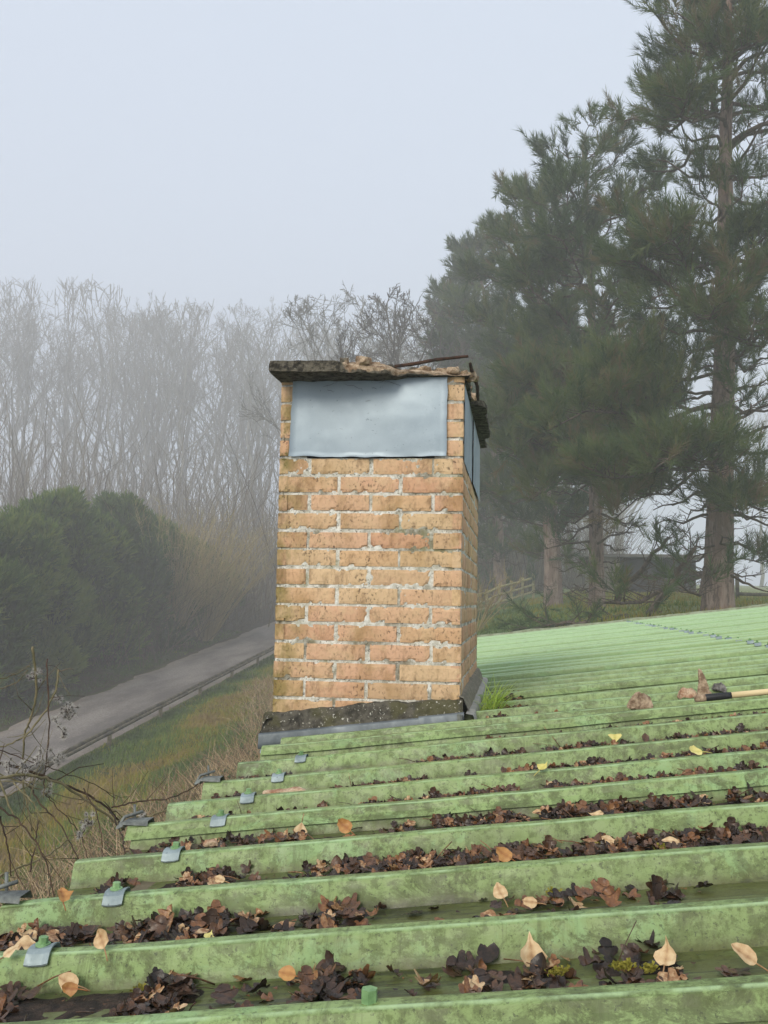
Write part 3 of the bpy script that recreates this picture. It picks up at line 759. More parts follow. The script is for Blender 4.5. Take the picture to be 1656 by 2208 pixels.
# ================================================================ leaves and litter on the roof
def outline(kind):
    if kind == 'lobed':
        return np.array([(0, 0), (.10, -.02), (.26, -.01), (.37, .09), (.37, .20), (.27, .27), (.34, .33), (.47, .42), (.50, .55), (.42, .65), (.30, .63), (.25, .66), (.27, .80), (.20, .93), (.09, .98), (0, .96)])
    if kind == 'oval':
        return np.array([(0, 0), (.14, .04), (.30, .16), (.39, .34), (.40, .52), (.33, .70), (.21, .85), (.09, .95), (0, 1.0)])
    if kind == 'pointed':
        return np.array([(0, 0), (.20, -.02), (.40, .10), (.46, .26), (.38, .44), (.22, .62), (.10, .78), (.04, .92), (0, 1.08)])
    if kind == 'fan':
        return np.array([(0, 0), (.06, .06), (.20, .22), (.40, .40), (.50, .55), (.38, .66), (.20, .72), (.06, .70), (0, .62)])
    if kind == 'heart':
        return np.array([(0, 0), (.14, .12), (.34, .34), (.44, .58), (.36, .74), (.20, .78), (.08, .70), (.02, .58), (0, .5)])
    return None
def leaf_geo(kind, r, curl=.5):
    o = outline(kind).copy(); k = len(o)
    jit = 1 + .07 * r.standard_normal((2, k)); V = []
    mid = np.stack([np.zeros(k), np.clip(o[:, 1], 0, 1)], 1)
    a1, a2, a3, tw = r.uniform(-.3, 1.1) * curl, r.uniform(-.3, .8) * curl, r.uniform(-.5, .5) * curl, r.uniform(-.6, .6) * curl
    def z(x, y): return a1 * x * x * 1.6 + a2 * (y - .45) ** 2 + a3 * x * y * 1.2 + tw * x * (y - .5) + .05 * curl * math.sin(9 * x + 7 * y)
    rowsV = []
    for sgn, jj in ((-1, jit[0]), (1, jit[1])):
        ring = [(sgn * p[0] * j, p[1] * (1 + (j - 1) * .3)) for p, j in zip(o, jj)]
        half = [((a[0] + b[0]) / 2, (a[1] + b[1]) / 2) for a, b in zip(ring, mid)]
        rowsV.append((ring, half))
    (rl, hl), (rr, hr) = rowsV
    P = np.array([rl, hl, [tuple(m) for m in mid], hr, rr])
    P3 = np.concatenate([P, np.zeros(P.shape[:2] + (1,))], -1)
    for I in np.ndindex(P.shape[:2]): P3[I][2] = z(*P3[I][:2])
    i = np.arange(4)[:, None]; j = np.arange(k - 1)[None, :]
    Fq = np.stack([i * k + j, (i + 1) * k + j, (i + 1) * k + j + 1, i * k + j + 1], -1).reshape(-1, 4)
    return P3.reshape(-1, 3), Fq
def stalk(mb, p0, d, L, a=0.3, r=.0012):
    P = [np.asarray(p0) + np.asarray(d) * L * t + np.array([0, 0, -.15 * L * t * t]) for t in (0, .5, 1)]
    tube(mb, P, [r, r * .9, r * .8], 5, a)
def orient(yaw, pitch, roll): return rotm('Z', yaw) @ rotm('X', pitch) @ rotm('Y', roll)
lr = np.random.default_rng(21)
LEAFT = {k: [leaf_geo(k, lr, c) for c in (.4, .7, 1.0, 1.3, .9, .6)] for k in ('lobed', 'oval', 'pointed')}

def xroof(px, Y):
    """roof X under image column px at depth Y"""
    lo, hi = -1.5, 6.0
    for _ in range(40):
        m = (lo + hi) / 2
        if proj((m, Y, rz(m)))[0][0] < px: lo = m
        else: hi = m
    return lo
# where litter has gathered: trough behind rib k, from image column a to b, density per metre, heap height
LIT = [(4, -60, 440, 480, .8), (4, 440, 600, 60, .3), (4, 600, 800, 170, .7), (4, 800, 1020, 26, .2), (4, 1000, 1250, 150, .6), (4, 1270, 1500, 130, .6), (4, 1560, 1640, 60, .5), (3, 0, 240, 40, .3),
       (5, -60, 545, 280, .8), (5, 540, 640, 40, .3), (5, 630, 810, 200, .5), (5, 830, 1040, 20, .2), (5, 1030, 1120, 100, .4), (5, 1140, 1350, 90, .3), (5, 1370, 1520, 90, .3),
       (6, 170, 520, 200, .6), (6, 600, 830, 200, .5), (6, 800, 1220, 340, .8), (6, 1200, 1700, 330, .9),
       (7, 290, 520, 190, .6), (7, 500, 760, 170, .5), (7, 820, 1000, 260, .6), (7, 980, 1720, 330, .95),
       (8, 370, 540, 150, .5), (8, 590, 880, 220, .5), (8, 860, 1720, 340, .75),
       (9, 440, 520, 70, .3), (9, 710, 930, 210, .5), (9, 990, 1400, 240, .6), (9, 1400, 1720, 260, .7),
       (10, 500, 600, 60, .3), (10, 880, 1340, 200, .45), (10, 1340, 1720, 120, .35),
       (11, 1020, 1250, 200, .45), (11, 1250, 1720, 170, .45), (12, 1040, 1300, 200, .5), (12, 1300, 1560, 150, .45), (13, 1060, 1310, 150, .4), (13, 1400, 1560, 130, .4), (14, 1040, 1180, 260, 1.6), (15, 1045, 1140, 320, 2.8), (13, 1040, 1130, 300, 1.8), (16, 1045, 1130, 280, 2.6)]
N = np.array
lit = MB(); bed = MB(); spots = []
for k, pa, pb, den, hp in LIT:
    y0, y1 = RIBS[k] + .062, RIBS[k + 1] - .018
    ym = (y0 + y1) / 2; xa, xb = xroof(pa, ym), xroof(pb, ym); L = xb - xa
    # a low matted bed of leaf mould under the leaves
    nx = max(6, int(L / .012)); G = np.zeros((nx, 9, 3))
    for i, t in enumerate(np.linspace(0, 1, nx)):
        x = xa + L * t; env = min(1, t / .12, (1 - t) / .12)
        hh = env * hp * (.010 + .009 * fbm(x * 9, k * 3.3, 1))
        for j, v in enumerate(np.linspace(0, 1, 9)):
            yy = y0 + (y1 - y0) * (.16 + .84 * v) ; sh = math.sin(min(1, .12 + v * .9) * math.pi) ** .6
            G[i, j] = (x, yy, rz(x) + max(-.004, hh * sh * (.75 + .5 * n3(x * 60, yy * 60, 4)) - .0028))
    if den >= 100: grid(bed, G, .1)
    n = int(L * den * 2.9)
    for q in range(n):
        x = U(xa, xb); env = min(1, (x - xa) / (.08 * L + .02), (xb - x) / (.08 * L + .02))
        if U(0, 1) > .25 + .75 * env: continue
        if fbm(x * 7, k * 5.1, 2, 2) < -.35: continue
        v = rng.beta(3.0, 1.35) if k > 5 else rng.beta(1.7, 1.35); y = y0 + (y1 - y0) * v
        standing = U(0, 1) < (.22 if k > 5 else .13) and v > .5
        sz = U(.010, .027) * (1.25 if k < 6 else 1.0)
        kind = 'lobed' if U(0, 1) < .8 else 'oval'
        V, Fq = LEAFT[kind][rng.integers(6)]
        if standing: R = orient(U(-.7, .7), U(.3, 1.35), U(-.5, .5))
        else: R = orient(U(0, 6.28), U(-.35, .35), U(-.4, .4))
        z = rz(x) + U(.001, .012 if k > 5 else .007) * hp * env + (.002 if standing else .005)
        tint = rng.beta(1.25, 1.9) * .92 if U(0, 1) > .10 else U(.8, 1)
        spots.append((x, y, z, R, sz, kind, tint, standing))
        if standing and sz > .022 and U(0, 1) < .22: continue    # these become leaves of their own below
        spots.pop()
        lit.add((V * sz) @ R.T + np.array([x, y, z]), Fq, tint)
    for q in range(int(L * den * 2.2)):                          # crumbs of broken leaf around the heaps
        x = U(xa - .05, xb + .05); v = rng.beta(2.2, 1.3); y = y0 + (y1 - y0) * v; c = N((x, y, rz(x) + U(.0005, .003))); sz = U(.0015, .006)
        a_ = U(0, 6.28, 3); dd_ = [N((math.cos(q_), math.sin(q_), U(-.2, .5))) * sz * U(.5, 1.2) for q_ in sorted(a_)]
        lit.add([c + dd_[0], c + dd_[1], c + dd_[2]], [[0, 1, 2]], U(0, .75))
    for q in range(int(L * den * .10)):                          # stalks and twigs
        x = U(xa, xb); y = U(y0, y1); d = norm((U(-1, 1), U(-.5, .5), U(-.05, .45))); l = U(.02, .07)
        stalk(lit, (x, y, rz(x) + U(.004, .016)), d, l, U(.2, .95), U(.0006, .0013))
litter = lit.build('leaf_litter', M['leaf_dark'])
tag(litter, 'matted wet brown leaf litter lying along the troughs of the green roof', 'leaf litter', kind='stuff')
leafmould = bed.build('leaf_mould', M['soil']); tag(leafmould, 'dark rotting leaf mould lining the roof troughs under the leaves', 'leaf mould', kind='stuff')
rng.shuffle(spots)
spots = sorted(spots, key=lambda s: s[1])[:190]
protos = {}
DG = 'dark leaves standing up out of the roof litter'
DL = 'dark brown lobed leaf standing on edge in the wet litter of a roof trough'
for q, (x, y, z, R, sz, kind, tint, st) in enumerate(spots):
    key = ('lobed', q % 9)
    if key not in protos:
        V, Fq = LEAFT['lobed'][q % 6]; mb = MB(); mb.add(V, Fq, (.12 + .085 * (q % 9)))
        stalk(mb, (0, 0, 0), (0, -1, .3), .35, .2, .02)
        o = mb.build('dead_leaf', M['leaf_dark']); o.data.transform(Matrix.Translation((0, 0, -EZ))); protos[key] = o
    else: o = protos[key].copy(); COL.objects.link(o)
    o.matrix_world = Matrix.Translation((x, y, z + EZ)) @ Matrix(R.tolist()).to_4x4() @ Matrix.Scale(sz, 4)
    tag(o, DL, 'dead leaf', DG)

# the paler leaves one notices singly: (image x, y, size in px, kind, material, yaw, pitch, roll, curl, label)
PALE = [
 (132, 1992, 46, 'oval', 'leaf_amber', .6, .55, .5, .8, 'golden curled leaf on the litter at the far left, third rib from the bottom'),
 (62, 2026, 42, 'pointed', 'leaf_pale', 2.2, .2, .2, .5, 'pale yellow leaf lying in the second trough by the left picture edge'),
 (52, 2050, 60, 'oval', 'leaf_pale', -1.0, .1, .3, .9, 'long tan rolled leaf just above the nearest clip on the left'),
 (152, 2124, 56, 'oval', 'leaf_pale', 1.45, .25, .15, .5, 'flat cream leaf on the litter below the nearest clip'),
 (214, 2106, 50, 'oval', 'leaf_pale', .9, .75, .3, 1.0, 'tan leaf leaning on the rib to the right of the flat cream leaf'),
 (22, 2122, 48, 'oval', 'leaf_pale', -.7, .5, .2, .7, 'tan leaf at the left picture edge in the nearest trough'),
 (150, 2148, 40, 'oval', 'leaf_amber', 1.7, .1, .4, .8, 'amber leaf half buried below the flat cream leaf'),
 (452, 2020, 32, 'pointed', 'leaf_yellow', .0, .25, .1, .3, 'small pale yellow triangular leaf alone on a rib top'),
 (473, 1903, 30, 'oval', 'leaf_pale', 1.3, .2, .1, .6, 'small cream leaf in the third trough near the left'),
 (648, 1798, 36, 'heart', 'leaf_pale', 3.0, -1.15, .1, .6, 'pale heart shaped leaf standing upright left of the amber leaf'),
 (742, 1796, 44, 'oval', 'leaf_amber', 1.2, .55, .5, 1.0, 'glossy amber leaf beside the upright heart shaped leaf'),
 (618, 2110, 46, 'oval', 'leaf_amber', 1.5, .15, .1, .5, 'oblong tan leaf at the left end of the small clump in the nearest trough'),
 (1078, 1934, 46, 'oval', 'leaf_pale', .5, .6, -.2, .7, 'tan oval leaf with a long pale stalk in the second trough'),
 (1142, 1956, 38, 'oval', 'leaf_pale', 1.5, .1, .1, .7, 'curled cream leaf right of the stalked oval leaf'),
 (1146, 2080, 76, 'pointed', 'leaf_pale', .25, 1.15, .1, .6, 'big upright beige leaf with a pointed tip left of the other upright one'),
 (1436, 2080, 66, 'pointed', 'leaf_pale', -.35, 1.05, -.2, .7, 'upright beige leaf with a long twisted tip near the cream oval leaf'),
 (1604, 2076, 70, 'oval', 'leaf_pale', 1.25, .55, .05, .35, 'large clean cream oval leaf lying at the lower right'),
 (1086, 1858, 46, 'oval', 'leaf_amber', 1.3, .5, .5, .9, 'orange brown leaf at the lip of the fourth trough'),
 (1326, 1600, 34, 'fan', 'leaf_yellow', .1, .9, .0, .3, 'yellow fan shaped leaf on its stalk behind the litter right of the chimney'),
 (1162, 1760, 34, 'oval', 'leaf_pale', 1.6, .2, .1, .9, 'pinkish tan leaf lying on the thick litter right of centre'),
 (1286, 1763, 38, 'pointed', 'leaf_pale', 1.5, .15, .1, .5, 'flat cream leaf on the lip of the thick litter right of centre'),
 (1172, 1694, 30, 'pointed', 'leaf_yellow', -.8, .6, .2, .5, 'small cream leaf leaning against dark leaves in the sixth trough'),
 (1500, 1662, 38, 'oval', 'leaf_yellow', 1.9, .2, .1, .5, 'pale green yellow leaf on the litter near the right edge'),
 (1312, 1824, 36, 'oval', 'leaf_pale', 1.4, .25, .2, .9, 'cream rolled leaf left of the pale leaf in the fourth trough'),
 (1446, 1822, 44, 'oval', 'leaf_pale', 1.6, .15, .0, .7, 'cream wavy leaf lying in the fourth trough on the right'),
 (1190, 1640, 34, 'oval', 'leaf_pale', 1.5, .1, .1, .7, 'pale tan leaf lying among the litter below the stones'),
]
for px, py, sp, kind, mt, yw, pi_, ro, cu_, lab in PALE:
    if yw > .85: ro = -abs(ro) - .42
    p = roofpt(px, py, .012); r = np.random.default_rng(int(px * 7 + py)); V, Fq = leaf_geo(kind, r, cu_ * 1.35 + .2); kk = len(V) // 5; vein = np.repeat([.0, .12, -.35, .12, .0], kk) + np.tile(.10 * np.cos(np.arange(kk) * 3.1), 5)
    D = p @ cf; sz = .86 * sp * D / F; R = orient(yw, pi_, ro)
    y = p[1]
    ib_ = [i for i in range(len(RIBS) - 1) if RIBS[i] - .017 <= y < RIBS[i + 1] - .017][0]
    if y > RIBS[ib_] + .06 and y > RIBS[ib_ + 1] - .03: p = np.array([p[0], RIBS[ib_ + 1] - .035, 0]); 
    on_rib = y < RIBS[ib_] + .05
    zb = rz(p[0]) + (HR + .003 if on_rib else .012)
    mb = MB(); Vw = (V * np.array([1, 1, .8]) * sz) @ R.T; Vw = Vw - Vw.mean(0) * np.array([1, 1, 0]); Vw[:, 2] -= Vw[:, 2].min()
    mb.add(Vw + np.array([p[0], p[1], zb]), Fq, np.clip(U(.35, .7) + vein, 0, 1))
    b0 = Vw[len(V) // 5 * 2] + np.array([p[0], p[1], zb]); d = R @ np.array([0, -1.0, .25])
    stalk(mb, b0, d, sz * U(.5, .9), .1, .0010)
    o = mb.build('dead_leaf', M[mt], origin=(p[0], p[1], zb + EZ)); tag(o, lab, 'dead leaf')
# cushions of yellow moss
ms = MB()
for px, py, w in ((1238, 1800, 60), (1290, 1830, 44), (1430, 1832, 40), (1205, 2102, 40), (1345, 2090, 40), (1190, 1930, 24), (1400, 2096, 26), (640, 1795, 14), (430, 1810, 16), (300, 2140, 16), (560, 1795, 16), (1480, 1700, 16)):
    p = roofpt(px, py, .008); D = p @ cf
    for q in range(int(w * 2.4)):
        a = w * D / F / 2; x, y = p[0] + rng.normal() * a * .55, p[1] + rng.normal() * a * .22
        s = U(.0015, .0042); z = rz(x) + .006 + U(0, .006)
        d = norm((U(-1, 1), U(-1, 1), U(.2, 1.4))); e = norm(np.cross(d, (0.3, 1, .2)))
        ms.add([(x, y, z), N((x, y, z)) + d * s * 2 + e * s * .5, N((x, y, z)) + d * s * 2 - e * s * .5], [[0, 1, 2]], U(0, 1))
moss = ms.build('moss', M['moss']); tag(moss, 'small yellow green moss cushions growing among the litter on the roof', 'moss', kind='stuff')

# lumps of broken mortar, the tool
def stone(px, py, size, rough, mat, lab, R=None, seed=1, dz=.0, n=8, behind=0.0, taper=.25):
    p = roofpt(px, py, HR); D = p @ cf; s = np.array(size) * D / F
    c = np.array([p[0], p[1] + behind, rz(p[0]) + HR + s[2] * .42 + dz]); mb = MB(); rough_block(mb, s, rough * max(s), seed, R=R, c=c, n=n, taper=taper)
    o = mb.build('mortar_lump', M[mat], origin=(c[0], c[1], c[2] + EZ)); tag(o, lab, 'rubble')
stone(608, 1704, (104, 26, 19), .05, 'stone2', 'long pinkish strip of broken mortar lying in a trough left of the chimney foot', rotm('Y', -.10), 3, dz=-.022, n=10, behind=.03, taper=.1)
stone(1382, 1524, (62, 26, 36), .10, 'stone', 'wedge shaped beige mortar lump lying on a rib, left of the upright shard', rotm('Z', .2) @ rotm('Y', .3), 7.7, dz=-.012, n=11, taper=.45)
stone(1518, 1494, (32, 20, 62), .09, 'stone', 'tall pointed shard of mortar standing upright behind the tool', rotm('Y', -.18), 12.1, dz=-.012, n=11, behind=.03, taper=.8)
stone(1484, 1496, (44, 22, 18), .11, 'stone2', 'low rounded pinkish mortar lump at the foot of the upright shard', rotm('Y', -.2), 5.2, dz=-.012, n=10, behind=.03, taper=.4)
stone(1556, 1486, (34, 18, 19), .14, 'stone3', 'dark speckled mossy lump just right of the upright shard', rotm('Y', .2), 8.8, behind=.04, dz=-.01, n=10, taper=.5)
stone(436, 1824, (34, 14, 13), .12, 'stone2', 'small flat cream mortar chip behind the clip of the fourth rib', None, 15.5, dz=-.012, behind=.05)
p = roofpt(1500, 1514, HR); yT = p[1]
tool = thing('hand_tool', 'pale wooden handled tool with a black socket lying along a trough', 'tool', (p[0], yT, rz(p[0]) + HR))
def tl(a): return N((p[0] + a, yT - .00, rz(p[0] + a) + HR + .011))
mb = MB(); tube(mb, [tl(t) for t in (.105, .2, .4, .6, .9)], [.0098] * 5, 14); mb.build('handle', M['wood'], tool)
mb = MB(); tube(mb, [tl(t) for t in (.028, .034, .06, .10, .112)], [.0098, .0118, .0118, .0112, .0105], 14); mb.build('socket', M['rubber'], tool)
mb = MB(); tube(mb, [tl(t) for t in (-.004, .0, .022, .034)], [.007, .0110, .0116, .0110], 12); mb.build('mallet_tip', M['stone'], tool)

# grass tuft rooted at the foot of the chimney
p = roofpt(1046, 1548, 0.0); mb = MB()
for q in range(260):
    b = p + N((U(-.03, .05), U(-.05, .16), 0)); b[2] = rz(b[0]) + .004
    yaw = rng.normal(.05, .8); l = U(.09, .23) * (1 if U(0, 1) < .6 else .6); lean = U(.35, 1.5)
    d = N((math.cos(yaw) * lean, math.sin(yaw) * lean * .7, 1.0)); d = norm(d)
    w = norm(np.cross(d, (0, 0, 1))) * U(.0016, .0032); pts = []
    for t in np.linspace(0, 1, 6): 
        c = b + d * l * t + N((d[0], d[1], 0)) * l * .35 * t * t - N((0, 0, 1)) * l * .42 * t * t * lean; k = (1 - t ** 2)
        pts.append([c - w * k, c + w * k])
    grid(mb, pts, U(0, 1) * .5 + np.repeat(np.linspace(0, .5, 6)[:, None], 2, 1))
t_ = mb.build('grass_tuft', M['tuft'], origin=(p[0], p[1], p[2] + EZ)); tag(t_, 'bright green grass tuft sprouting beside the right foot of the chimney', 'grass tuft')

# ================================================================ growing things
def tufts(n, seg, length, width, spread, r, jit=.2):
    """a shoot: n thin blades springing from an axis of length seg; returns (n,3,3) triangles along +Z"""
    T = np.zeros((n, 3, 3))
    for i in range(n):
        t = r.uniform(0, 1); a = r.uniform(0, 2 * math.pi); s = spread * r.uniform(.55, 1.25) * (1 - .45 * t)
        d = np.array([math.cos(a) * math.sin(s), math.sin(a) * math.sin(s), math.cos(s)])
        b = np.array([0, 0, t * seg]); w = norm(np.cross(d, r.standard_normal(3))) * width / 2
        T[i] = [b - w, b + w, b + d * length * r.uniform(1 - jit, 1 + jit)]
    return T
def basis(D, r):
    D = D / np.maximum(np.linalg.norm(D, axis=1, keepdims=True), 1e-9)
    A = r.standard_normal(D.shape); A -= (A * D).sum(1, keepdims=True) * D; A /= np.maximum(np.linalg.norm(A, axis=1, keepdims=True), 1e-9)
    return np.stack([A, np.cross(D, A), D], -1)
def scatter(mb, templates, P, D, Sc, tint, r):
    P = np.asarray(P, float); D = np.asarray(D, float); Sc = np.asarray(Sc, float); tint = np.asarray(tint, float)
    if not len(P): return
    B = basis(D, r); pick = r.integers(len(templates), size=len(P))
    for k, T in enumerate(templates):
        m = pick == k; c = int(m.sum())
        if not c: continue
        V = np.einsum('nij,tvj->ntvi', B[m], T) * Sc[m][:, None, None, None] + P[m][:, None, None, :]
        nv = T.shape[0] * T.shape[1]
        mb.add(V.reshape(-1, 3), np.arange(c * nv).reshape(-1, T.shape[1]), np.repeat(tint[m], nv) + r.uniform(-.08, .08, c * nv).repeat(1))

# ---------------------------------------------------------------- pines
PXM = lambda D: F / D
def pine(label, trunk_px, D, r0, prof, seed, nneedle=30, nw=.0065, whorl=.42, nb=5, extra=(), dens=1.0, tscale=1.0, tintb=0.45):
    """trunk_px: (x, y) image points of the trunk axis at distance D; prof: rows (y, left reach px, right reach px, foliage 0..1, pitch)"""
    r = np.random.default_rng(seed); k = PXM(D)
    tp = np.array([at(x, y, D) for x, y in trunk_px])
    base = tp[0].copy(); g = float(tz(base[0], base[1])); 
    if base[2] > g: tp = np.concatenate([[[base[0] - .0, base[1], g - .1]], tp])
    else: tp[0][2] = min(tp[0][2], g - .1)
    base = tp[0]
    root = thing('pine_tree', label, 'pine tree', base, 'pines beside the roof')
    n = 46; L = np.concatenate([[0], np.cumsum(np.linalg.norm(np.diff(tp, axis=0), axis=1))]); s = np.linspace(0, L[-1], n)
    Q = np.stack([np.interp(s, L, tp[:, c]) for c in range(3)], 1)
    Q[:, 0] += .02 * np.array([n3(v * .5, seed, 1) for v in s]) * s / 3; Rr = r0 * (1 - .93 * (s / L[-1]) ** .9) * (1 + .22 * np.exp(-s / .35)) + .012
    mb = MB(); th = 14
    tube(mb, Q, Rr * (1 + .05 * np.array([n3(v * 3, seed, 3) for v in s])), th)
    for q in range(int(L[-1] * 2.2)):                             # stubs of fallen branches
        i = r.integers(2, n - 6); a = r.uniform(0, 6.28); d = N((math.cos(a), math.sin(a), r.uniform(-.1, .5)))
        tube(mb, [Q[i], Q[i] + d * (Rr[i] + r.uniform(.04, .28))], [.025, .012], 5)
    mb.build('trunk', M['pinebark'], root)
    br = MB(); tw = br; PP, DD, SS, TT = [], [], [], []
    yy = proj(Q)[:, 1]; pf = np.array(prof, float); o = np.argsort(pf[:, 0]); pf = pf[o]
    lat, dep = N((math.cos(PSI), math.sin(PSI), 0)), N((-math.sin(PSI), math.cos(PSI), 0))
    T = [tufts(nneedle, .26, .135, nw, .80, r) for _ in range(4)]
    def shoots(p, d, n_, tint):
        for q in range(n_):
            dd = norm(d * r.uniform(.2, .9) + N((0, 0, 1)) * r.uniform(.25, 1.0) + r.standard_normal(3) * .30)
            PP.append(p + r.standard_normal(3) * .05); DD.append(dd); SS.append(r.uniform(.75, 1.25) * tscale); TT.append(np.clip(tint + r.normal(0, .20), 0, 1))
    def limb(p0, hd, Ln, pitch, curl, fol, rad, tint, start=.32, twigs=1.0, rich=1.0):
        m = 7; ts = np.linspace(0, 1, m); ph = r.uniform(0, 9); side = norm(np.cross(hd, (0, 0, 1)))
        C_ = np.array([p0 + hd * Ln * t + N((0, 0, 1)) * Ln * (math.tan(pitch) * t + curl * t * t) + side * Ln * .24 * n3(t * 2.6, ph, 1) + N((0, 0, 1)) * Ln * .13 * n3(t * 3.0, ph, 5) for t in ts])
        tube(br, C_, rad * (1 - .82 * ts) + .005, 6, cap=False)
        ns = max(3, int(Ln / .25 * twigs)); 
        for q in range(ns):
            t = start + (1 - start) * (q + r.uniform(0, .9)) / ns; t = min(t, .99)
            p = N([np.interp(t, ts, C_[:, c]) for c in range(3)])
            for sg in (-1, 1):
                if r.uniform() < .22: continue
                an = sg * r.uniform(.5, 1.25); d = N((hd[0] * math.cos(an) - hd[1] * math.sin(an), hd[0] * math.sin(an) + hd[1] * math.cos(an), r.uniform(-.05, .5)))
                d = norm(d); l = min(1.3, (.30 + .46 * (1 - t) * Ln * .55) * r.uniform(.6, 1.3)) 
                e = p + d * l + N((0, 0, 1)) * l * .12; mid = (p + e) / 2 + r.standard_normal(3) * .04 - N((0, 0, 1)) * l * .05
                alive = r.uniform() < fol
                tube(tw, [p, mid, e], [.010, .007, .003] if D < 22 else [.013, .009, .005], 4, cap=False)
                if alive:
                    for u in np.arange(.35, 1.01, .24 / l / dens / rich):
                        pu = p + (mid - p) * min(1, 2 * u) if u < .5 else mid + (e - mid) * (2 * u - 1)
                        shoots(pu, d, 1, tint)
                    shoots(e, d, 2, tint + .12)
                else:
                    for u in (.45, .7, .95):
                        dd = norm(d + r.standard_normal(3) * .7); pu = p + (e - p) * u
                        tube(tw, [pu, pu + dd * l * .4 + r.standard_normal(3) * .03], [.006, .0025] if D < 22 else [.009, .004], 3, cap=False)
        if fol > .3: shoots(C_[-1], norm(C_[-1] - C_[-2]), 5, tint + .15)
    z0, z1 = Q[0][2] + .9, Q[-1][2] - .15; z = z0
    while z < z1:
        i = np.interp(z, Q[:, 2], np.arange(n)); c = N([np.interp(i, np.arange(n), Q[:, q]) for q in range(3)]); y = np.interp(i, np.arange(n), yy); tr = np.interp(i, np.arange(n), Rr)
        rl, rr_, fo, pi_ = [np.interp(y, pf[:, 0], pf[:, q]) for q in (1, 2, 3, 4)]; pi_ *= .66 if pi_ > .12 else 1
        a0 = r.uniform(0, 6.28)
        for q in range(nb):
            a = a0 + q * 6.283 / nb + r.normal(0, .25); ca, sa = math.cos(a), math.sin(a)
            side = rl if ca < 0 else rr_; Ln = (abs(ca) * side + (1 - abs(ca)) * .55 * (rl + rr_)) / k * r.choice([r.uniform(.45, .75), r.uniform(.75, 1.0), r.uniform(.95, 1.22)])
            if Ln < .12: continue
            hd = norm(lat * ca + dep * sa); rad = min(tr * .5, .016 * Ln + .012)
            limb(c + hd * tr * .6, hd, Ln / (1 + .25 * abs(math.tan(pi_))), pi_ + r.normal(0, .20), r.uniform(.02, .26) if fo > .4 else r.uniform(-.25, .1), fo, rad, np.clip(tintb + r.normal(0, .18), 0, 1), twigs=1.0 if fo > .3 else .7)
        z += whorl * r.uniform(.55, 1.45)
    for (ys_, xe, ye, dd_, fo, rad, st) in extra:
        i = np.interp(-ys_, -yy, np.arange(n)); c = N([np.interp(i, np.arange(n), Q[:, q]) for q in range(3)])
        e = at(xe, ye, D + dd_); v = e - c; hl = math.hypot(v[0], v[1]); hd = N((v[0] / hl, v[1] / hl, 0)); cl = r.uniform(-.12, .12)
        limb(c, hd, hl, math.atan(v[2] / hl - cl), cl, fo, rad, np.clip(tintb + r.normal(.14, .1), 0, 1), start=st, twigs=1.5 if fo > .5 else 1.0, rich=1.5)
    if len(br.V): br.build('limbs', M['pinetwig'], root)
    if PP:
        fm = MB(); scatter(fm, T, PP, DD, SS, TT, r); fm.build('crown', M['pine'], root, smooth=False)
    return len(PP)
cnt = []
cnt.append(pine('tallest nearest pine at the right edge with a thick bare lower trunk', [(1548, 1318), (1551, 1180), (1556, 980), (1560, 760), (1563, 560), (1566, 300), (1572, 0), (1578, -260)], 18.6, .285,
     [(-260, 20, 20, 1, .7), (-120, 90, 120, 1, .5), (0, 135, 190, .9, .40), (120, 150, 210, .85, .34), (200, 160, 220, .85, .28), (270, 215, 240, .8, .22), (330, 170, 230, .6, .2), (420, 120, 200, .5, .15), (500, 175, 190, .95, .15), (600, 215, 200, .95, .1), (650, 210, 210, .55, .05), (740, 180, 180, .45, .0), (800, 190, 180, .5, -.05), (900, 150, 170, .12, -.08), (1000, 150, 160, .05, -.12), (1150, 110, 120, .05, -.1), (1260, 80, 90, .0, -.1)],
     11, 46, .0085, .52, 5, tscale=1.5, dens=1.25, extra=[(900, 1180, 930, -2.0, .95, .045, .3), (960, 1250, 1050, -2.6, .9, .04, .35), (880, 1270, 830, -1.2, .95, .045, .35), (1000, 1330, 1120, -1.5, .85, .03, .3), (820, 1330, 790, -1.6, .95, .04, .3),
     (1232, 1290, 1326, -2.5, .26, .055, .3), (1236, 1385, 1306, -3.0, .22, .04, .35), (950, 1700, 905, -.5, .2, .05, .3), (905, 1720, 850, .5, .3, .04, .4), (1010, 1690, 1060, -.8, .7, .03, .3), (1180, 1640, 1215, -.6, .95, .02, .55), (640, 1350, 560, -1.0, .95, .045, .3), (560, 1330, 470, .6, .95, .04, .3), (1065, 1690, 1120, -1.5, .85, .03, .35), (640, 1600, 600, -2.2, .95, .04, .2), (700, 1520, 670, -2.4, .95, .04, .2), (740, 1600, 715, -2.6, .95, .04, .2), (130, 1620, 90, -2.0, .95, .035, .25), (270, 1450, 225, -1.8, .95, .035, .3), (590, 1440, 520, -2.2, .95, .04, .25), (610, 1640, 500, -1.8, .95, .04, .3), (1030, 1600, 1120, -2.2, .95, .03, .4), (960, 1400, 1010, -3.2, .95, .035, .35), (30, 1700, -60, -1.5, .95, .035, .3), (150, 1450, 120, .4, .9, .03, .4)]))
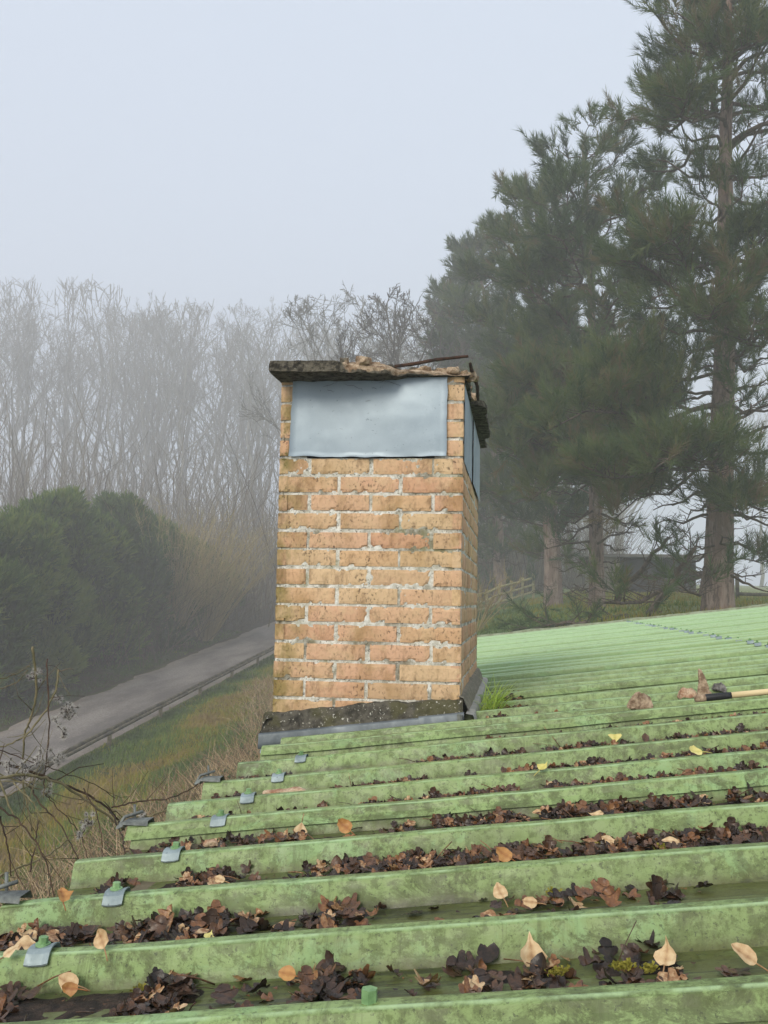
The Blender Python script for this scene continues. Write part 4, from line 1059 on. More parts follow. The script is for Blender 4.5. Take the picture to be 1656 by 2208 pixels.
cnt.append(pine('bushy pine next to the tallest one, its dense crown leaning left', [(1288, 1345), (1286, 1200), (1283, 1040), (1278, 800), (1273, 580), (1264, 400), (1256, 312)], 25.5, .215,
     [(312, 6, 8, 1, .9), (335, 62, 55, 1, .75), (385, 120, 100, 1, .6), (420, 165, 140, 1, .45), (520, 185, 165, 1, .35), (640, 200, 185, 1, .25), (760, 210, 190, 1, .15), (860, 215, 175, 1, .05), (960, 200, 150, .95, 0), (1020, 130, 120, .5, -.05), (1080, 90, 105, .04, -.08), (1240, 85, 95, .0, -.12)], 23, 38, .0105, .58, 4, tscale=1.7, dens=1.2, extra=[(880, 1075, 905, -3, .95, .05, .3), (930, 1085, 985, -3.6, .95, .05, .3), (990, 1150, 1075, -4, .95, .045, .3), (900, 1410, 985, -4, .95, .05, .35), (960, 1390, 1085, -4.4, .9, .04, .4), (850, 1210, 880, -4.6, .95, .05, .3), (800, 1130, 830, -3.4, .95, .05, .3), (930, 1270, 960, -5, .95, .045, .3), (820, 1420, 850, -3.4, .95, .05, .35)]))
cnt.append(pine('dark pine with a forked trunk base standing just right of the chimney', [(1193, 1330), (1192, 1220), (1186, 1100), (1176, 900), (1164, 650), (1158, 500), (1152, 428)], 33, .33,
     [(428, 6, 6, 1, .9), (450, 46, 50, 1, .75), (510, 84, 86, 1, .55), (560, 120, 120, 1, .4), (680, 140, 140, 1, .3), (800, 150, 150, 1, .15), (950, 150, 150, 1, .05), (1060, 140, 130, .95, 0), (1120, 110, 90, .9, -.05), (1170, 70, 40, .5, -.08), (1260, 30, 40, .0, -.1)], 31, 36, .0135, .85, 4, tscale=2.0, dens=1.1))
cnt.append(pine('misty pine with twin leading shoots directly behind the right end of the chimney cap', [(1078, 1270), (1072, 1100), (1058, 850), (1040, 620), (1028, 570), (1020, 535)], 47, .32,
     [(535, 6, 6, 1, .9), (555, 34, 36, 1, .75), (610, 66, 72, 1, .5), (680, 95, 100, 1, .35), (800, 110, 115, 1, .2), (950, 120, 120, 1, .05), (1080, 110, 110, .8, 0), (1180, 60, 60, .2, -.1)], 41, 32, .018, 1.05, 4, tscale=2.5, tintb=.4, dens=.9))
cnt.append(pine('faintest leftmost pine, its crown reaching out beside the bare tree', [(1012, 1260), (1004, 1000), (990, 760), (970, 640), (954, 598)], 56, .3,
     [(598, 5, 5, 1, .9), (620, 22, 26, 1, .75), (665, 36, 48, 1, .5), (720, 46, 60, 1, .3), (850, 40, 70, 1, .15), (1000, 40, 70, .9, .05), (1150, 40, 50, .3, -.1)], 47, 30, .021, 1.2, 4, tscale=2.8, tintb=.4, dens=.9))
print('shoots', cnt)

# ---------------------------------------------------------------- bare trees
def bare_skel(seed, Ht, spread, levels=5, clean=.30, rad=.17, up=.36, fork=5, twig=.0095):
    r = np.random.default_rng(seed); trunk = MB(); tw = MB()
    n = 12; z = np.linspace(0, Ht * .78, n); P = np.stack([.05 * Ht * np.array([n3(v * .25, seed, 1) for v in z]), .05 * Ht * np.array([n3(v * .25, seed, 7) for v in z]), z], 1); P -= P[0]
    R = rad * (1 - .8 * z / (Ht * .8)) + .02; tube(trunk, P, R, 7)
    def grow(p, d, L, rd, lv):
        m = 4; pts = [p]; q = p.copy(); dd = d.copy()
        for i in range(m - 1):
            dd = norm(dd + r.standard_normal(3) * .20 + N((0, 0, 1)) * up * .32); q2 = q + dd * L / (m - 1)
            e = (q2[0] / (spread * .95)) ** 2 + (q2[1] / (spread * .95)) ** 2 + ((q2[2] - .62 * Ht) / (Ht * .40)) ** 2
            if e > 1 and q2[2] > .45 * Ht and i > 0: break
            q = q2; pts.append(q.copy())
        m = len(pts)
        tube(trunk if lv <= 1 else tw, pts, np.linspace(rd, max(rd * .45, twig * .6), m), 5 if lv <= 1 else 3, cap=False)
        if lv >= levels: return
        nc = r.integers(3, 5) if lv < levels - 1 else r.integers(3, 6)
        for c in range(nc):
            t = r.uniform(.3, 1.0) if c else 1.0; pp = pts[0] + 0
            f = t * (m - 1); i = min(int(f), m - 2); pp = pts[i] + (pts[i + 1] - pts[i]) * (f - i)
            nd = norm(dd + r.standard_normal(3) * (.50 if c else .2)); grow(pp, nd, L * r.uniform(.44, .66), max(rd * r.uniform(.4, .6), twig), lv + 1)
    for i in range(fork + 6):
        t = clean + (1 - clean) * (i + r.uniform(0, 1)) / (fork + 6); k = t * (n - 1); j = min(int(k), n - 2); p = P[j] + (P[j + 1] - P[j]) * (k - j)
        a = i * 2.4 + r.normal(0, .4); tilt = r.uniform(.5, 1.05) * (1 - .45 * t); d = N((math.cos(a) * math.sin(tilt), math.sin(a) * math.sin(tilt), math.cos(tilt)))
        grow(p, d, spread * r.uniform(.75, 1.15) * (1 - .35 * abs(t - .5)), max(.03, R[j] * .5), 1)
    return trunk, tw
def root_of(mb): return mb
BT = [(3, 17, 5.2), (8, 18, 5.6), (15, 16, 5.0), (27, 17.5, 6.0), (41, 16, 6.2)]
BTM = []
for sd_, ht, sp in BT:
    a, b = bare_skel(sd_, ht, sp) if sd_ != 41 else bare_skel(41, 16, 6.2, 5, .34, .2, .2, 4, .016); BTM.append((a, b))
bprotos = {}
def bare_tree(px, top_y, D, k, label, rot=0.0):
    p = at(px, 1200, D); g = float(tz(p[0], p[1])); ztop = at(px, top_y, D)[2]
    ht = BT[k][1]; base = N((p[0], p[1], g - .1)); 
    if k not in bprotos:
        root = thing('bare_tree', label, 'bare tree', base, 'leafless trees in the misty wood')
        for nm, mb in zip(('trunk', 'crown'), BTM[k]):
            o = mb.build(nm, M['bare' if k < 4 else 'midbare'], None); o.parent = root; o.location = (0, 0, 0); o.data.transform(Matrix.Translation((0, 0, -EZ)))
        bprotos[k] = root
    else:
        root = copy_tree(bprotos[k]); root.location = (base[0], base[1], base[2] + EZ); root['label'] = label
    zmax = max(v[:, 2].max() for v in BTM[k][1].V); s = (ztop - base[2]) / zmax
    root.scale = (s * U(.9, 1.1), s * U(.9, 1.1), s); root.rotation_euler = (0, 0, rot)
bt = [(-40, 640, 116, 0, 'leafless tree half cut off by the left picture edge in the mist', .3), (38, 612, 122, 1, 'leafless tree standing tallest at the far left of the wood', 1.2), (150, 628, 132, 2, 'leafless tree with an even rounded top, second from the left of the wood', 2.0),
      (225, 626, 126, 3, 'leafless tree with a broad twiggy top above the middle of the dark hedge', 3.1), (300, 655, 140, 0, 'faint leafless tree in the dip left of the wood centre', 4.0), (385, 628, 120, 1, 'leafless tree with upswept limbs above the right end of the dark hedge', 5.0),
      (470, 640, 130, 2, 'leafless tree above the tan twiggy shrub', .9), (530, 628, 114, 3, 'leafless tree with a wide fan of twigs, last but one before the chimney', 2.7), (606, 652, 120, 0, 'leafless tree touching the left end of the chimney cap', 1.7),
      (735, 612, 62, 4, 'pale leafless tree spreading behind the left half of the chimney cap', .4), (968, 628, 68, 4, 'leafless tree between the ivy clad one and the pines', 3.6), (1120, 760, 110, 2, 'faint leafless tree in the mist behind the pine trunks', 1.0), (1640, 850, 110, 0, 'faint leafless tree in the pale field at the right edge', 2.2)]
for a in bt: bare_tree(*a)
# the darker tree behind the cap, its trunk wrapped in ivy
a, b = bare_skel(62, 15, 4.4, 5, .5, .30, .30, 3, .016)
p = at(880, 1200, 46); g = float(tz(p[0], p[1])); s = (at(868, 588, 46)[2] - g) / max(v[:, 2].max() for v in b.V)
root = thing('bare_tree', 'darker gnarled leafless tree with an ivy clad trunk just above the chimney cap', 'bare tree', (p[0], p[1], g), 'leafless trees in the misty wood')
for nm, mb, mt in (('trunk', a, 'darkbare'), ('crown', b, 'darkbare')):
    o = mb.build(nm, M[mt], None); o.parent = root; o.location = (0, 0, 0); o.data.transform(Matrix.Translation((0, 0, -EZ)))
r = np.random.default_rng(5); iv = MB(); PP = []; DD = []
for q in range(2600):
    z = r.uniform(.5, 8.6); an = r.uniform(0, 6.28); rr = (.36 + .5 * max(0, n3(z * .8, math.cos(an), math.sin(an)))) * (1.1 - z / 14); PP.append((math.cos(an) * rr, math.sin(an) * rr, z)); DD.append((math.cos(an), math.sin(an), r.uniform(-.6, .8)))
scatter(iv, [tufts(6, .02, .13, .09, 1.1, r)], PP, DD, np.ones(len(PP)), r.uniform(0, 1, len(PP)), r)
o = iv.build('ivy', M['ivy'], None); o.parent = root; o.data.transform(Matrix.Translation((0, 0, -EZ))); root.scale = (s, s, s)
# the wood further back: one mass of trees, and the thicket along its edge
wd = MB(); r = np.random.default_rng(9)
lite = [bare_skel(100 + i, 17, 5.5, 3, .2, .17, .35, 6, .03) for i in range(4)]
for q in range(80):
    Y = r.uniform(134, 157); X = r.uniform(-93, 3) if q < 60 else r.uniform(-4, 18)
    a, b = lite[r.integers(4)]; s = r.uniform(1.8, 2.35); an = r.uniform(0, 6.28); c_, s_ = math.cos(an), math.sin(an); g = float(tz(X, Y))
    Rm = np.array([[c_, -s_, 0], [s_, c_, 0], [0, 0, 1.0]]) * s
    for mb in (a, b):
        off = wd.n
        V = np.concatenate(mb.V) @ Rm.T + N((X, Y, g)); wd.add(V, np.zeros((0, 4), int), .4)
        for f in mb.F: wd.F.append(f + off); wd.M.append(np.zeros(len(f), int))
tag(wd.build('distant_wood', M['farbare']), 'mass of leafless trees fading into the fog behind the lane', 'wood', kind='stuff')
th = MB(); 
def stems(n, fx, fy, h0, h1, rad, lean, m=4):
    for q in range(n):
        X, Y = fx(), fy(); h = r.uniform(h0, h1); g = float(tz(X, Y)); d = N((r.normal(0, lean), r.normal(0, lean), 1.0))
        ts = np.linspace(0, 1, m); P = np.array([N((X, Y, g - .05)) + d * h * t + N((d[0], d[1], 0)) * h * .6 * t * t + r.standard_normal(3) * .04 * h * t for t in ts])
        tube(th, P, rad * (1 - .75 * ts), 3, r.uniform(0, 1), cap=False)
stems(5200, lambda: r.uniform(-46, 2), lambda: r.uniform(52, 134), 1.5, 10, .036, .22)
stems(1800, lambda: r.uniform(-24, -14.4), lambda: r.uniform(36, 56), .5, 3.2, .016, .45)
stems(1500, lambda: r.uniform(-4, 7), lambda: r.uniform(58, 84), 1.0, 6.0, .026, .25)
stems(1500, lambda: r.uniform(-80, 4), lambda: r.uniform(78, 140), 4, 17, .04, .12, 5)
stems(200, lambda: r.uniform(-60, 6), lambda: r.uniform(70, 120), 9, 15, .10, .05, 6)
tag(th.build('thicket', M['thicket']), 'brown leafless thicket filling the edge of the misty wood', 'thicket', kind='stuff')

# ---------------------------------------------------------------- the evergreen hedge and the tan shrub
r = np.random.default_rng(77)
def conifer(px, D, top_y, w, label, seed, tint=.42):
    r = np.random.default_rng(seed); p = at(px, 1250, D); g = float(tz(p[0], p[1])); hgt = at(px, top_y, D)[2] - g
    root = thing('conifer_shrub', label, 'evergreen shrub', (p[0], p[1], g), 'evergreens along the far side of the lane')
    tm = MB(); tube(tm, [(p[0], p[1], g - .1), (p[0] + .05, p[1], g + hgt * .5), (p[0], p[1], g + hgt * .85)], [.13, .09, .03], 7); tm.build('trunk', M['pinetwig'], root)
    fm = MB(); PP, DD, SS, TT = [], [], [], []
    lob = []
    for q in range(40):
        t = r.uniform(.03, .97) ** .9; rr = w * .5 * (1 - .50 * t ** 2.8) * r.uniform(.55, 1.0); an = r.uniform(0, 6.28); k = r.uniform(.09, .21)
        lob.append((N((p[0] + math.cos(an) * rr, p[1] + math.sin(an) * rr, g + hgt * t * .9)), N((w * k, w * k, hgt * r.uniform(.07, .13))), r.normal(0, .17)))
    for q in range(5): lob.append((N((p[0] + r.normal(0, w * .12), p[1] + r.normal(0, w * .12), g + hgt * r.uniform(.82, .95))), N((w * .08, w * .08, hgt * r.uniform(.07, .12))), r.normal(.15, .1)))
    lob.append((N((p[0], p[1], g + hgt * .9)), N((w * .16, w * .16, hgt * .10)), .1))
    for c, s, tn in lob:
        m = 330; v = r.standard_normal((m, 3)); v /= np.linalg.norm(v, axis=1, keepdims=True); rad = r.uniform(.84, 1.06, m)[:, None]
        q = c + v * s * rad; ok = q[:, 2] > g; q = q[ok]; v = v[ok]
        PP += list(q); DD += list(v * N((.8, .8, .4)) + N((0, 0, .75)) + r.standard_normal(v.shape) * .3); SS += list(r.uniform(.8, 1.9, len(q))); TT += list(np.clip(tint + tn + .30 * (rad[ok, 0] - .93) / .2 + r.normal(0, .17, len(q)), 0, 1))  # shading put into the tint: lobes vary, inner sprays darker than outer
    T = [tufts(9, .24, .15, .042, .5, r) for _ in range(3)]
    scatter(fm, T, PP, DD, SS, TT, r)
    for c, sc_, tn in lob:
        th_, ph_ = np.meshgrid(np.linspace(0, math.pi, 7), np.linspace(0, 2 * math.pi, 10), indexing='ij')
        Gs = c + np.stack([np.sin(th_) * np.cos(ph_), np.sin(th_) * np.sin(ph_), np.cos(th_)], -1) * sc_ * .8; grid(fm, Gs, .0)  # core in the darkest tint, painted shade inside each lobe
    fm.build('crown', M['conifer'], root, smooth=False)
for a in ((-80, 29.5, 1112, 3.6, 'evergreen shrub cut off by the left picture edge, nearest on the lane', 1, .40), (30, 33, 1118, 3.5, 'bright tipped evergreen shrub at the left edge of the hedge', 2, .62), (118, 36.5, 1078, 3.7, 'highest evergreen shrub of the hedge, with a pointed pale green top', 3, .56),
          (196, 39, 1128, 3.4, 'evergreen shrub in the dip between the two taller ones of the hedge', 4, .38), (262, 42.5, 1088, 4.0, 'dark blue green evergreen shrub right of the dip in the hedge', 5, .30), (330, 47, 1128, 3.9, 'dark evergreen shrub entangled with the tan twigs of the shrub behind', 6, .40), (398, 52, 1172, 3.8, 'evergreen shrub right of the tangled one, second from the right end of the hedge', 7, .28), (450, 56, 1222, 3.4, 'lowest evergreen shrub at the right end of the hedge', 8, .32)):
    conifer(*a)
def twiggy(px, D, top_y, w, n, label, name, cat, mat, seed, tint=.5):
    r = np.random.default_rng(seed); p = at(px, 1250, D); g = float(tz(p[0], p[1])); h = at(px, top_y, D)[2] - g; mb = MB(); lf = MB()
    root = thing(name, label, cat, (p[0], p[1], g))
    for q in range(n):
        an = r.uniform(0, 6.28); ln = r.uniform(.05, .75); d = N((math.cos(an) * ln * w / h, math.sin(an) * ln * w / h, 1.0)); l = h * r.uniform(.55, 1.0)
        ts = np.linspace(0, 1, 5); P = np.array([N((p[0], p[1], g)) + N((math.cos(an), math.sin(an), 0)) * .3 + d * l * t + N((d[0], d[1], -.12)) * l * .5 * t * t for t in ts]); tube(mb, P, .016 * (1 - .7 * ts), 3, r.uniform(0, .5), cap=False)
        for c in range(7):
            t = r.uniform(.35, 1); pp = N([np.interp(t, ts, P[:, k]) for k in range(3)]); dd = norm(d + r.standard_normal(3) * .6); e = pp + dd * r.uniform(.3, .8)
            tube(lf, [pp, (pp + e) / 2 + r.standard_normal(3) * .04, e], [.009, .007, .004], 3, tint + r.uniform(-.3, .4), cap=False)
    mb.build('stems', M['hazel'], root); lf.build('crown', M['hazel'], root)
twiggy(372, 45, 1066, 5.2, 260, 'tan leafless hazel shrub rising out of the dark hedge', 'hazel_shrub', 'shrub', 'hazel', 3)
twiggy(448, 47, 1100, 4.6, 240, 'tan twiggy shrub spreading over the right end of the hedge beside the lane', 'hazel_shrub', 'shrub', 'hazel', 4, .55)
twiggy(1010, 30, 1215, 3.0, 40, 'thin dark leafless shrub showing at the right side of the chimney', 'leafless_shrub', 'shrub', 'hazel', 6, .05)

# ---------------------------------------------------------------- grass on the bank and in the meadow
r = np.random.default_rng(13); gr = MB()
n = 150000; X = r.uniform(-10.45, -1.2, n); Y = 5 + 45 * r.uniform(0, 1, n) ** 1.2
X2 = r.uniform(-7, 16, 60000); Y2 = r.uniform(13.2, 46, 60000); X = np.concatenate([X, X2]); Y = np.concatenate([Y, Y2])
Xv = r.uniform(-16.5, -14.15, 9000); Yv = r.uniform(22, 50, 9000); X = np.concatenate([X, Xv]); Y = np.concatenate([Y, Yv])
ok = ~((X > -1.0) & (Y < 13.1)); X = X[ok]; Y = Y[ok]; Z = tz(X, Y)
pp = proj(np.stack([X, Y, Z], 1)); ok = (pp[:, 0] > -60) & (pp[:, 0] < 1720) & (pp[:, 1] < 2300); X, Y, Z = X[ok], Y[ok], Z[ok]
m = len(X); h = r.uniform(.05, .17, m) * np.where(X < -9.6, .8, 1.1); an = r.uniform(0, 6.28, m); ln = r.uniform(.2, 1.0, m)
P0 = np.stack([X, Y, Z - .01], 1); up = np.stack([np.cos(an) * ln, np.sin(an) * ln, np.ones(m)], 1) * h[:, None]; wv = np.stack([-np.sin(an), np.cos(an), np.zeros(m)], 1) * (r.uniform(.006, .014, m) * (1 + Y / 40))[:, None]
V = np.stack([P0 - wv, P0 + wv, P0 + up], 1).reshape(-1, 3)
pn = np.array([fbm(x * .5, y * .5, 2.2, 3) for x, y in zip(X, Y)]); tnt = .28 + .6 * pn + r.normal(0, .12, m) + np.where(X > .5, .26, 0) + .06 * (X > -5) + .50 * np.exp(-((X + 8.6) / 1.2) ** 2) * (Y < 40) - .15 * (X < -9.5) - .05 * ((X > -5.5) & (X < .5) & (Y > 14))
gr.add(V, np.arange(3 * m).reshape(-1, 3), np.repeat(np.clip(tnt, 0, 1), 3)); tag(gr.build('grass', M['grass'], smooth=False), 'short rough grass on the mossy bank and in the meadow', 'grass', kind='stuff')
dg = MB(); n = 26000; X = r.uniform(-9.0, -1.3, n); Y = r.uniform(5, 34, n); Z = tz(X, Y); pp = proj(np.stack([X, Y, Z], 1))
ex = np.interp(pp[:, 1], [1470, 1615, 1645, 1690, 1735, 1785, 1860, 1950], [590, 570, 505, 445, 370, 280, 160, 0]); dist = ex - pp[:, 0]
ok = (pp[:, 1] > 1440) & (pp[:, 1] < 2100) & (dist > -140) & (dist < 66 + 34 * np.array([n3(y * .6, 3, 1) for y in Y])) & (pp[:, 0] > -50)
ok2 = r.uniform(0, 1, n) < .007
ok = (ok & (r.uniform(0, 1, n) < np.clip(.8 - dist / 110, .04, 1))) | (ok2 & (dist > -100) & (X > -8.6))
for x, y, z in zip(X[ok], Y[ok], Z[ok]):
    l = r.uniform(.25, .75); a = r.uniform(0, 6.28); q = r.uniform(.2, 1.3); d = norm((math.cos(a) * q, math.sin(a) * q, 1)); w = norm(np.cross(d, cf)) * r.uniform(.0035, .007); c = r.uniform(.2, .6); pts = []
    for t in (0, .35, .7, 1): b = N((x, y, z)) + d * l * t - N((0, 0, 1)) * l * c * t * t * q * .8 + N((d[0], d[1], 0)) * l * .3 * t * t; pts.append([b - w * (1 - .7 * t), b + w * (1 - .7 * t)])
    grid(dg, pts, r.uniform(0, 1))
tag(dg.build('dry_grass', M['drygrass'], smooth=False), 'tangle of dead tan grass stalks below the eave', 'dry grass', kind='stuff')
print('drygrass', int(ok.sum()))

# ---------------------------------------------------------------- lane barrier, fences, hut
yb = [20.7, 24.3, 27.95, 31.5, 35.0, 38.8]; step = 3.62; yb = [24.35 + step * (i - 2) for i in range(13)]
bar = thing('lane_barrier', 'low barrier of paired dark log rails on short posts along the lane', 'barrier', (-10.4, yb[3], float(tz(-10.4, yb[3]))))
for y in yb:
    b = MB(); z = float(tz(-12, y)); tube(b, [(-10.36, y, z - .2), (-10.36, y, z + .30), (-10.36, y, z + .315)], [.062, .058, .05], 9); b.build('post', M['postwood'], bar)
for i in range(len(yb) - 1):
    for dx, dz, rr in ((-10.44, .355, .058), (-10.30, .335, .045)):
        b = MB(); ts = np.linspace(0, 1, 9); P = np.array([(dx + .012 * n3(i * 3 + t * 3, dx, 1), yb[i] + .02 + (step - .04) * t, float(tz(-12, yb[i] + step * t)) + dz + .01 * n3(i * 3.3 + t * 2, 4, dx)) for t in ts]); tube(b, P, rr, 9); b.build('rail', M['railwood'], bar)
def rail_fence(name, label, pts, hgt, nr, mat, pr=.045, rr=.035, sp=2.0):
    A, B = N(pts[0]), N(pts[1]); L = np.linalg.norm(B - A); n = int(L / sp) + 1
    f = thing(name, label, 'fence', (A[0], A[1], float(tz(A[0], A[1]))))
    P = [A + (B - A) * i / n for i in range(n + 1)]; P = [N((p[0], p[1], float(tz(p[0], p[1])))) for p in P]
    for p in P: b = MB(); box(b, (-pr, -pr, -.1), (pr, pr, hgt * U(1.0, 1.1)), c=p); b.build('post', M[mat], f, smooth=False)
    for i in range(n):
        for k in range(nr):
            b = MB(); zz = N((0, 0, hgt * (.28 + .62 * k / max(1, nr - 1)))); q = [P[i] + zz, (P[i] + P[i + 1]) / 2 + zz - N((0, 0, .01)), P[i + 1] + zz]; q = [v - N((0, pr + rr * .6, 0)) for v in q]; tube(b, q, rr, 6); b.build('rail', M[mat], f)
a, b_ = at(1020, 1290, 40), at(1150, 1268, 46)
rail_fence('meadow_fence', 'pale post and rail fence climbing the meadow just right of the chimney', (a, b_), 1.05, 3, 'fence', .06, .05, 1.7)
a, b_ = at(1590, 1280, 30), at(1760, 1280, 30)
rail_fence('field_fence', 'low single rail fence in the pale field right of the nearest pine', (a, b_), .75, 1, 'railwood', .05, .06, 2.2)
# open-fronted hut
c = at(1390, 1280, 40); g = float(tz(c[0], c[1])) - .1; hut = thing('field_hut', 'low flat roofed wooden hut with a dark open front behind the pine trunks', 'hut', (c[0], c[1], g))
b = MB(); box(b, (-1.15, -.05, 0), (1.9, .05, 1.55), c=(c[0] + .2, c[1] + .35, g)); b.build('open_front_shade', M['hutshade'], hut, smooth=False)  # dark sheet standing in for the shade inside the open front
b = MB(); box(b, (-2.2, -.06, 0), (-.98, .06, 1.62), c=(c[0], c[1] + .2, g)); box(b, (-2.2, .06, 0), (-2.08, 2.6, 1.6), c=(c[0], c[1] + .2, g)); box(b, (2.02, .45, 0), (2.14, 2.6, 1.6), c=(c[0], c[1] + .2, g)); box(b, (-2.08, 2.5, 0), (2.02, 2.6, 1.6), c=(c[0], c[1] + .2, g)); b.build('wall', M['hutwall'], hut, smooth=False)
b = MB(); box(b, (-2.45, -.35, 1.63), (2.4, 2.9, 1.75), c=(c[0], c[1] + .2, g)); b.build('roof', M['hutroof'], hut, smooth=False)

# fallen pine boughs on the grass by the far gable
def bough(px0, py0, px1, py1, D0, D1, rad, label, fol, seed):
    r = np.random.default_rng(seed); A, B = at(px0, py0, D0), at(px1, py1, D1); mb = MB(); fm = MB(); tw = MB()
    root = thing('fallen_bough', label, 'fallen branch', A); ts = np.linspace(0, 1, 9)
    P = np.array([A + (B - A) * t + N((0, 0, 1)) * .12 * n3(t * 3, seed, 1) + r.standard_normal(3) * .02 for t in ts]); tube(mb, P, rad * (1 - .7 * ts) + .008, 7)
    PP, DD = [], []
    for q in range(18):
        t = r.uniform(.15, 1); p = N([np.interp(t, ts, P[:, k]) for k in range(3)]); d = norm(norm(B - A) + r.standard_normal(3) * .8); l = r.uniform(.3, .95); e = p + d * l; mid = (p + e) / 2 + r.standard_normal(3) * .07
        tube(tw, [p, mid, e], [.014, .010, .005], 4, cap=False)
        for u in (.5, .8): tube(tw, [mid + (e - mid) * (u - .5), mid + (e - mid) * (u - .5) + norm(d + r.standard_normal(3)) * l * .4], [.008, .003], 3, cap=False)
        if r.uniform() < fol:
            for u in np.linspace(.3, 1, int(l / .07)): PP.append(p + (e - p) * u); DD.append(norm(d + r.standard_normal(3) * .5))
    mb.build('bough', M['pinetwig'], root); tw.build('twigs', M['pinetwig'], root)
    if PP: scatter(fm, [tufts(30, .2, .125, .0075, .7, r) for _ in range(3)], PP, DD, r.uniform(.8, 1.2, len(PP)), np.clip(r.normal(.35, .15, len(PP)), 0, 1), r); fm.build('needles', M['pine'], root, smooth=False)
bough(1430, 1325, 1230, 1345, 19.5, 21, .05, 'fallen pine bough with dark needles lying behind the roof end', .35, 4)
bough(1400, 1325, 1500, 1180, 19, 17.8, .07, 'bare dead limb leaning up against the nearest pine', .12, 8)
bough(1330, 1290, 1440, 1160, 20, 18.5, .065, 'bare broken limb leaning left of the nearest pine trunk', .05, 14)
bough(1270, 1340, 1165, 1352, 17.5, 18.5, .03, 'low sprig of pine needles poking above the roof end near the chimney', .95, 17)

# ---------------------------------------------------------------- old man's beard scrambling over the eave
r = np.random.default_rng(33)
vine = thing('clematis_vine', 'scrambling leafless vine with fluffy grey seed heads at the left of the eave', 'vine', at(120, 2050, 3.2))
STEMS = [([(70, 1395), (78, 1470), (72, 1530), (55, 1580), (50, 1630), (52, 1700), (70, 1790)], 2.9, 3.0, .0055, 'vine'), ([(126, 1445), (122, 1480), (100, 1530), (60, 1580), (20, 1605), (-40, 1620)], 3.0, 2.8, .0050, 'vine'),
 ([(-30, 1640), (40, 1655), (110, 1680), (180, 1710), (240, 1750), (265, 1790)], 2.7, 3.0, .0065, 'vinedark'), ([(-30, 1680), (60, 1672), (130, 1690), (200, 1735), (270, 1790)], 2.6, 2.9, .0070, 'vine'), ([(-30, 1470), (30, 1455), (65, 1435)], 2.9, 3.0, .003, 'vine'), ([(-20, 1488), (30, 1475), (60, 1445)], 2.9, 3.0, .003, 'vine'),
 ([(60, 1690), (90, 1735), (130, 1780), (168, 1850), (200, 1930)], 2.8, 2.5, .0035, 'vinedark'), ([(100, 1420), (106, 1540), (100, 1640), (96, 1700), (120, 1740), (168, 1790), (190, 1860)], 2.9, 2.7, .0030, 'vinedark'), ([(242, 1740), (300, 1728), (370, 1720), (420, 1695), (436, 1680)], 3.0, 2.9, .0038, 'vinedark'), ([(236, 1745), (290, 1760), (340, 1755), (372, 1740)], 3.0, 2.7, .0045, 'vine'), ([(240, 1750), (262, 1800), (270, 1850)], 2.9, 2.6, .0035, 'vinedark'),
 ([(-20, 1730), (40, 1770), (90, 1840), (115, 1920), (128, 1990)], 2.5, 2.3, .0035, 'vinedark'), ([(0, 1760), (15, 1820), (24, 1890)], 2.4, 2.4, .0035, 'vinedark'), ([(-20, 1900), (40, 1870), (100, 1845), (150, 1810)], 2.4, 2.6, .0040, 'vine'), ([(0, 1720), (50, 1700), (90, 1660), (96, 1640)], 2.6, 2.8, .0030, 'vine'),
 ([(-10, 1650), (20, 1740), (60, 1800), (88, 1850), (95, 1900)], 2.5, 2.4, .0040, 'vine'), ([(180, 1700), (210, 1760), (222, 1850)], 2.8, 2.6, .0028, 'vinedark'), ([(30, 1690), (75, 1740), (120, 1830), (140, 1905)], 2.6, 2.4, .0028, 'vine'), ([(-20, 1660), (80, 1700), (160, 1722), (210, 1725)], 2.7, 2.9, .0030, 'vine'), ([(65, 1880), (75, 1820), (84, 1770)], 2.4, 2.5, .003, 'vinedark'), ([(-20, 1610), (60, 1640), (120, 1660), (200, 1690), (250, 1722)], 2.8, 3.0, .0026, 'vinedark')]
for pts, d0, d1, rad, mt in STEMS:
    P = np.array([at(x, y, d0 + (d1 - d0) * i / (len(pts) - 1)) for i, (x, y) in enumerate(pts)]); tt = np.linspace(0, len(P) - 1, 6 * len(P))
    # smooth interpolation through the traced points
    Q = []
    for t in tt:
        i = min(int(t), len(P) - 2); f = t - i; p0, p1, p2, p3 = P[max(i - 1, 0)], P[i], P[i + 1], P[min(i + 2, len(P) - 1)]
        Q.append(.5 * ((2 * p1) + (p2 - p0) * f + (2 * p0 - 5 * p1 + 4 * p2 - p3) * f * f + (3 * p1 - p0 - 3 * p2 + p3) * f ** 3))
    Q = np.array(Q) + r.standard_normal((len(tt), 3)) * .0015; mb = MB(); tube(mb, Q, np.linspace(rad * .72, rad * .42, len(tt)), 6)
    for q in range(len(P)):                                 # side shoots
        i = r.integers(1, len(Q) - 1); d = norm(Q[i] - Q[i - 1] + r.standard_normal(3) * .03); e = Q[i] + d * r.uniform(.03, .14) + r.standard_normal(3) * .03; tube(mb, [Q[i], (Q[i] + e) / 2 + r.standard_normal(3) * .008, e], [rad * .3, rad * .24, rad * .15], 4)
    mb.build('stem', M[mt], vine)
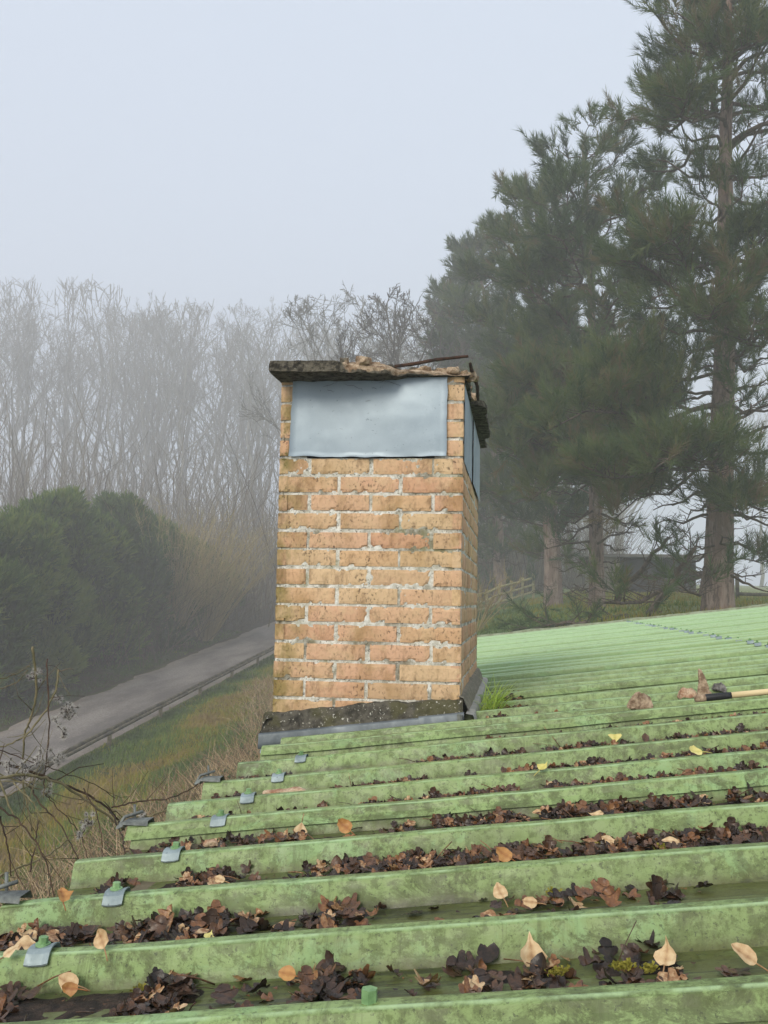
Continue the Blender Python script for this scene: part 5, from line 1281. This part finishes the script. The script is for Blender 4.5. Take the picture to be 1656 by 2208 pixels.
HEADS = [(74, 1455, 2.95, 11, 18), (130, 1500, 3.0, 7, 14), (146, 1528, 3.0, 12, 20), (150, 1545, 3.0, 8, 14), (122, 1551, 3.0, 4, 12), (138, 1577, 2.95, 6, 12), (55, 1650, 2.7, 12, 24), (85, 1642, 2.75, 10, 22), (120, 1632, 2.8, 9, 18), (50, 1672, 2.7, 8, 20), (98, 1708, 2.75, 5, 12), (190, 1770, 2.8, 7, 14), (178, 1790, 2.7, 6, 14), (306, 1757, 2.85, 4, 8), (20, 1640, 2.7, 8, 20)]
for hx, hy, D, nn, sp in HEADS:
    fl = MB(); sdm = MB()
    for q in range(nn):
        c = at(hx + r.normal(0, sp * .5), hy + r.normal(0, sp * .45), D + r.normal(0, .03)); m = 64; s = r.uniform(.009, .016)
        v = r.standard_normal((m, 3)); v /= np.linalg.norm(v, axis=1, keepdims=True); w = np.cross(v, r.standard_normal((m, 3))); w /= np.linalg.norm(w, axis=1, keepdims=True)
        ln = s * r.uniform(.6, 1.15, m)[:, None]; V = np.stack([c + v * .002 - w * .0009, c + v * .002 + w * .0009, c + v * ln + w * ln * .35], 1); fl.add(V.reshape(-1, 3), np.arange(3 * m).reshape(-1, 3), .5)
        tube(sdm, [c - N((0, 0, .003)), c, c + N((0, 0, .003))], [.001, .0032, .001], 6)
        e = at(hx, hy + 8, D); tube(sdm, [c, (c + e) / 2 + r.standard_normal(3) * .003, e], [.0009, .0009, .0011], 4, cap=False)
    h_ = fl.build('seed_head', M['fluff'], vine, smooth=False); sdm.build('seeds', M['seed'], h_)

# ================================================================ the fog
mb = MB(); box(mb, (-96, -14, -8.6), (76, 161, 44)); haze = bpy.data.materials.new('haze'); haze.use_nodes = True; t = haze.node_tree; t.nodes.clear()
ho = t.nodes.new('ShaderNodeOutputMaterial'); hv = t.nodes.new('ShaderNodeVolumePrincipled'); hv.inputs['Color'].default_value = (.98, .97, .955, 1); hv.inputs['Density'].default_value = HAZE_DENSITY; hv.inputs['Anisotropy'].default_value = 0.0
t.links.new(hv.outputs[0], ho.inputs['Volume']); hz = mb.build('haze', haze, smooth=False); tag(hz, kind='stuff')
for o in bpy.data.objects:
    if '_o' in o: del o['_o']
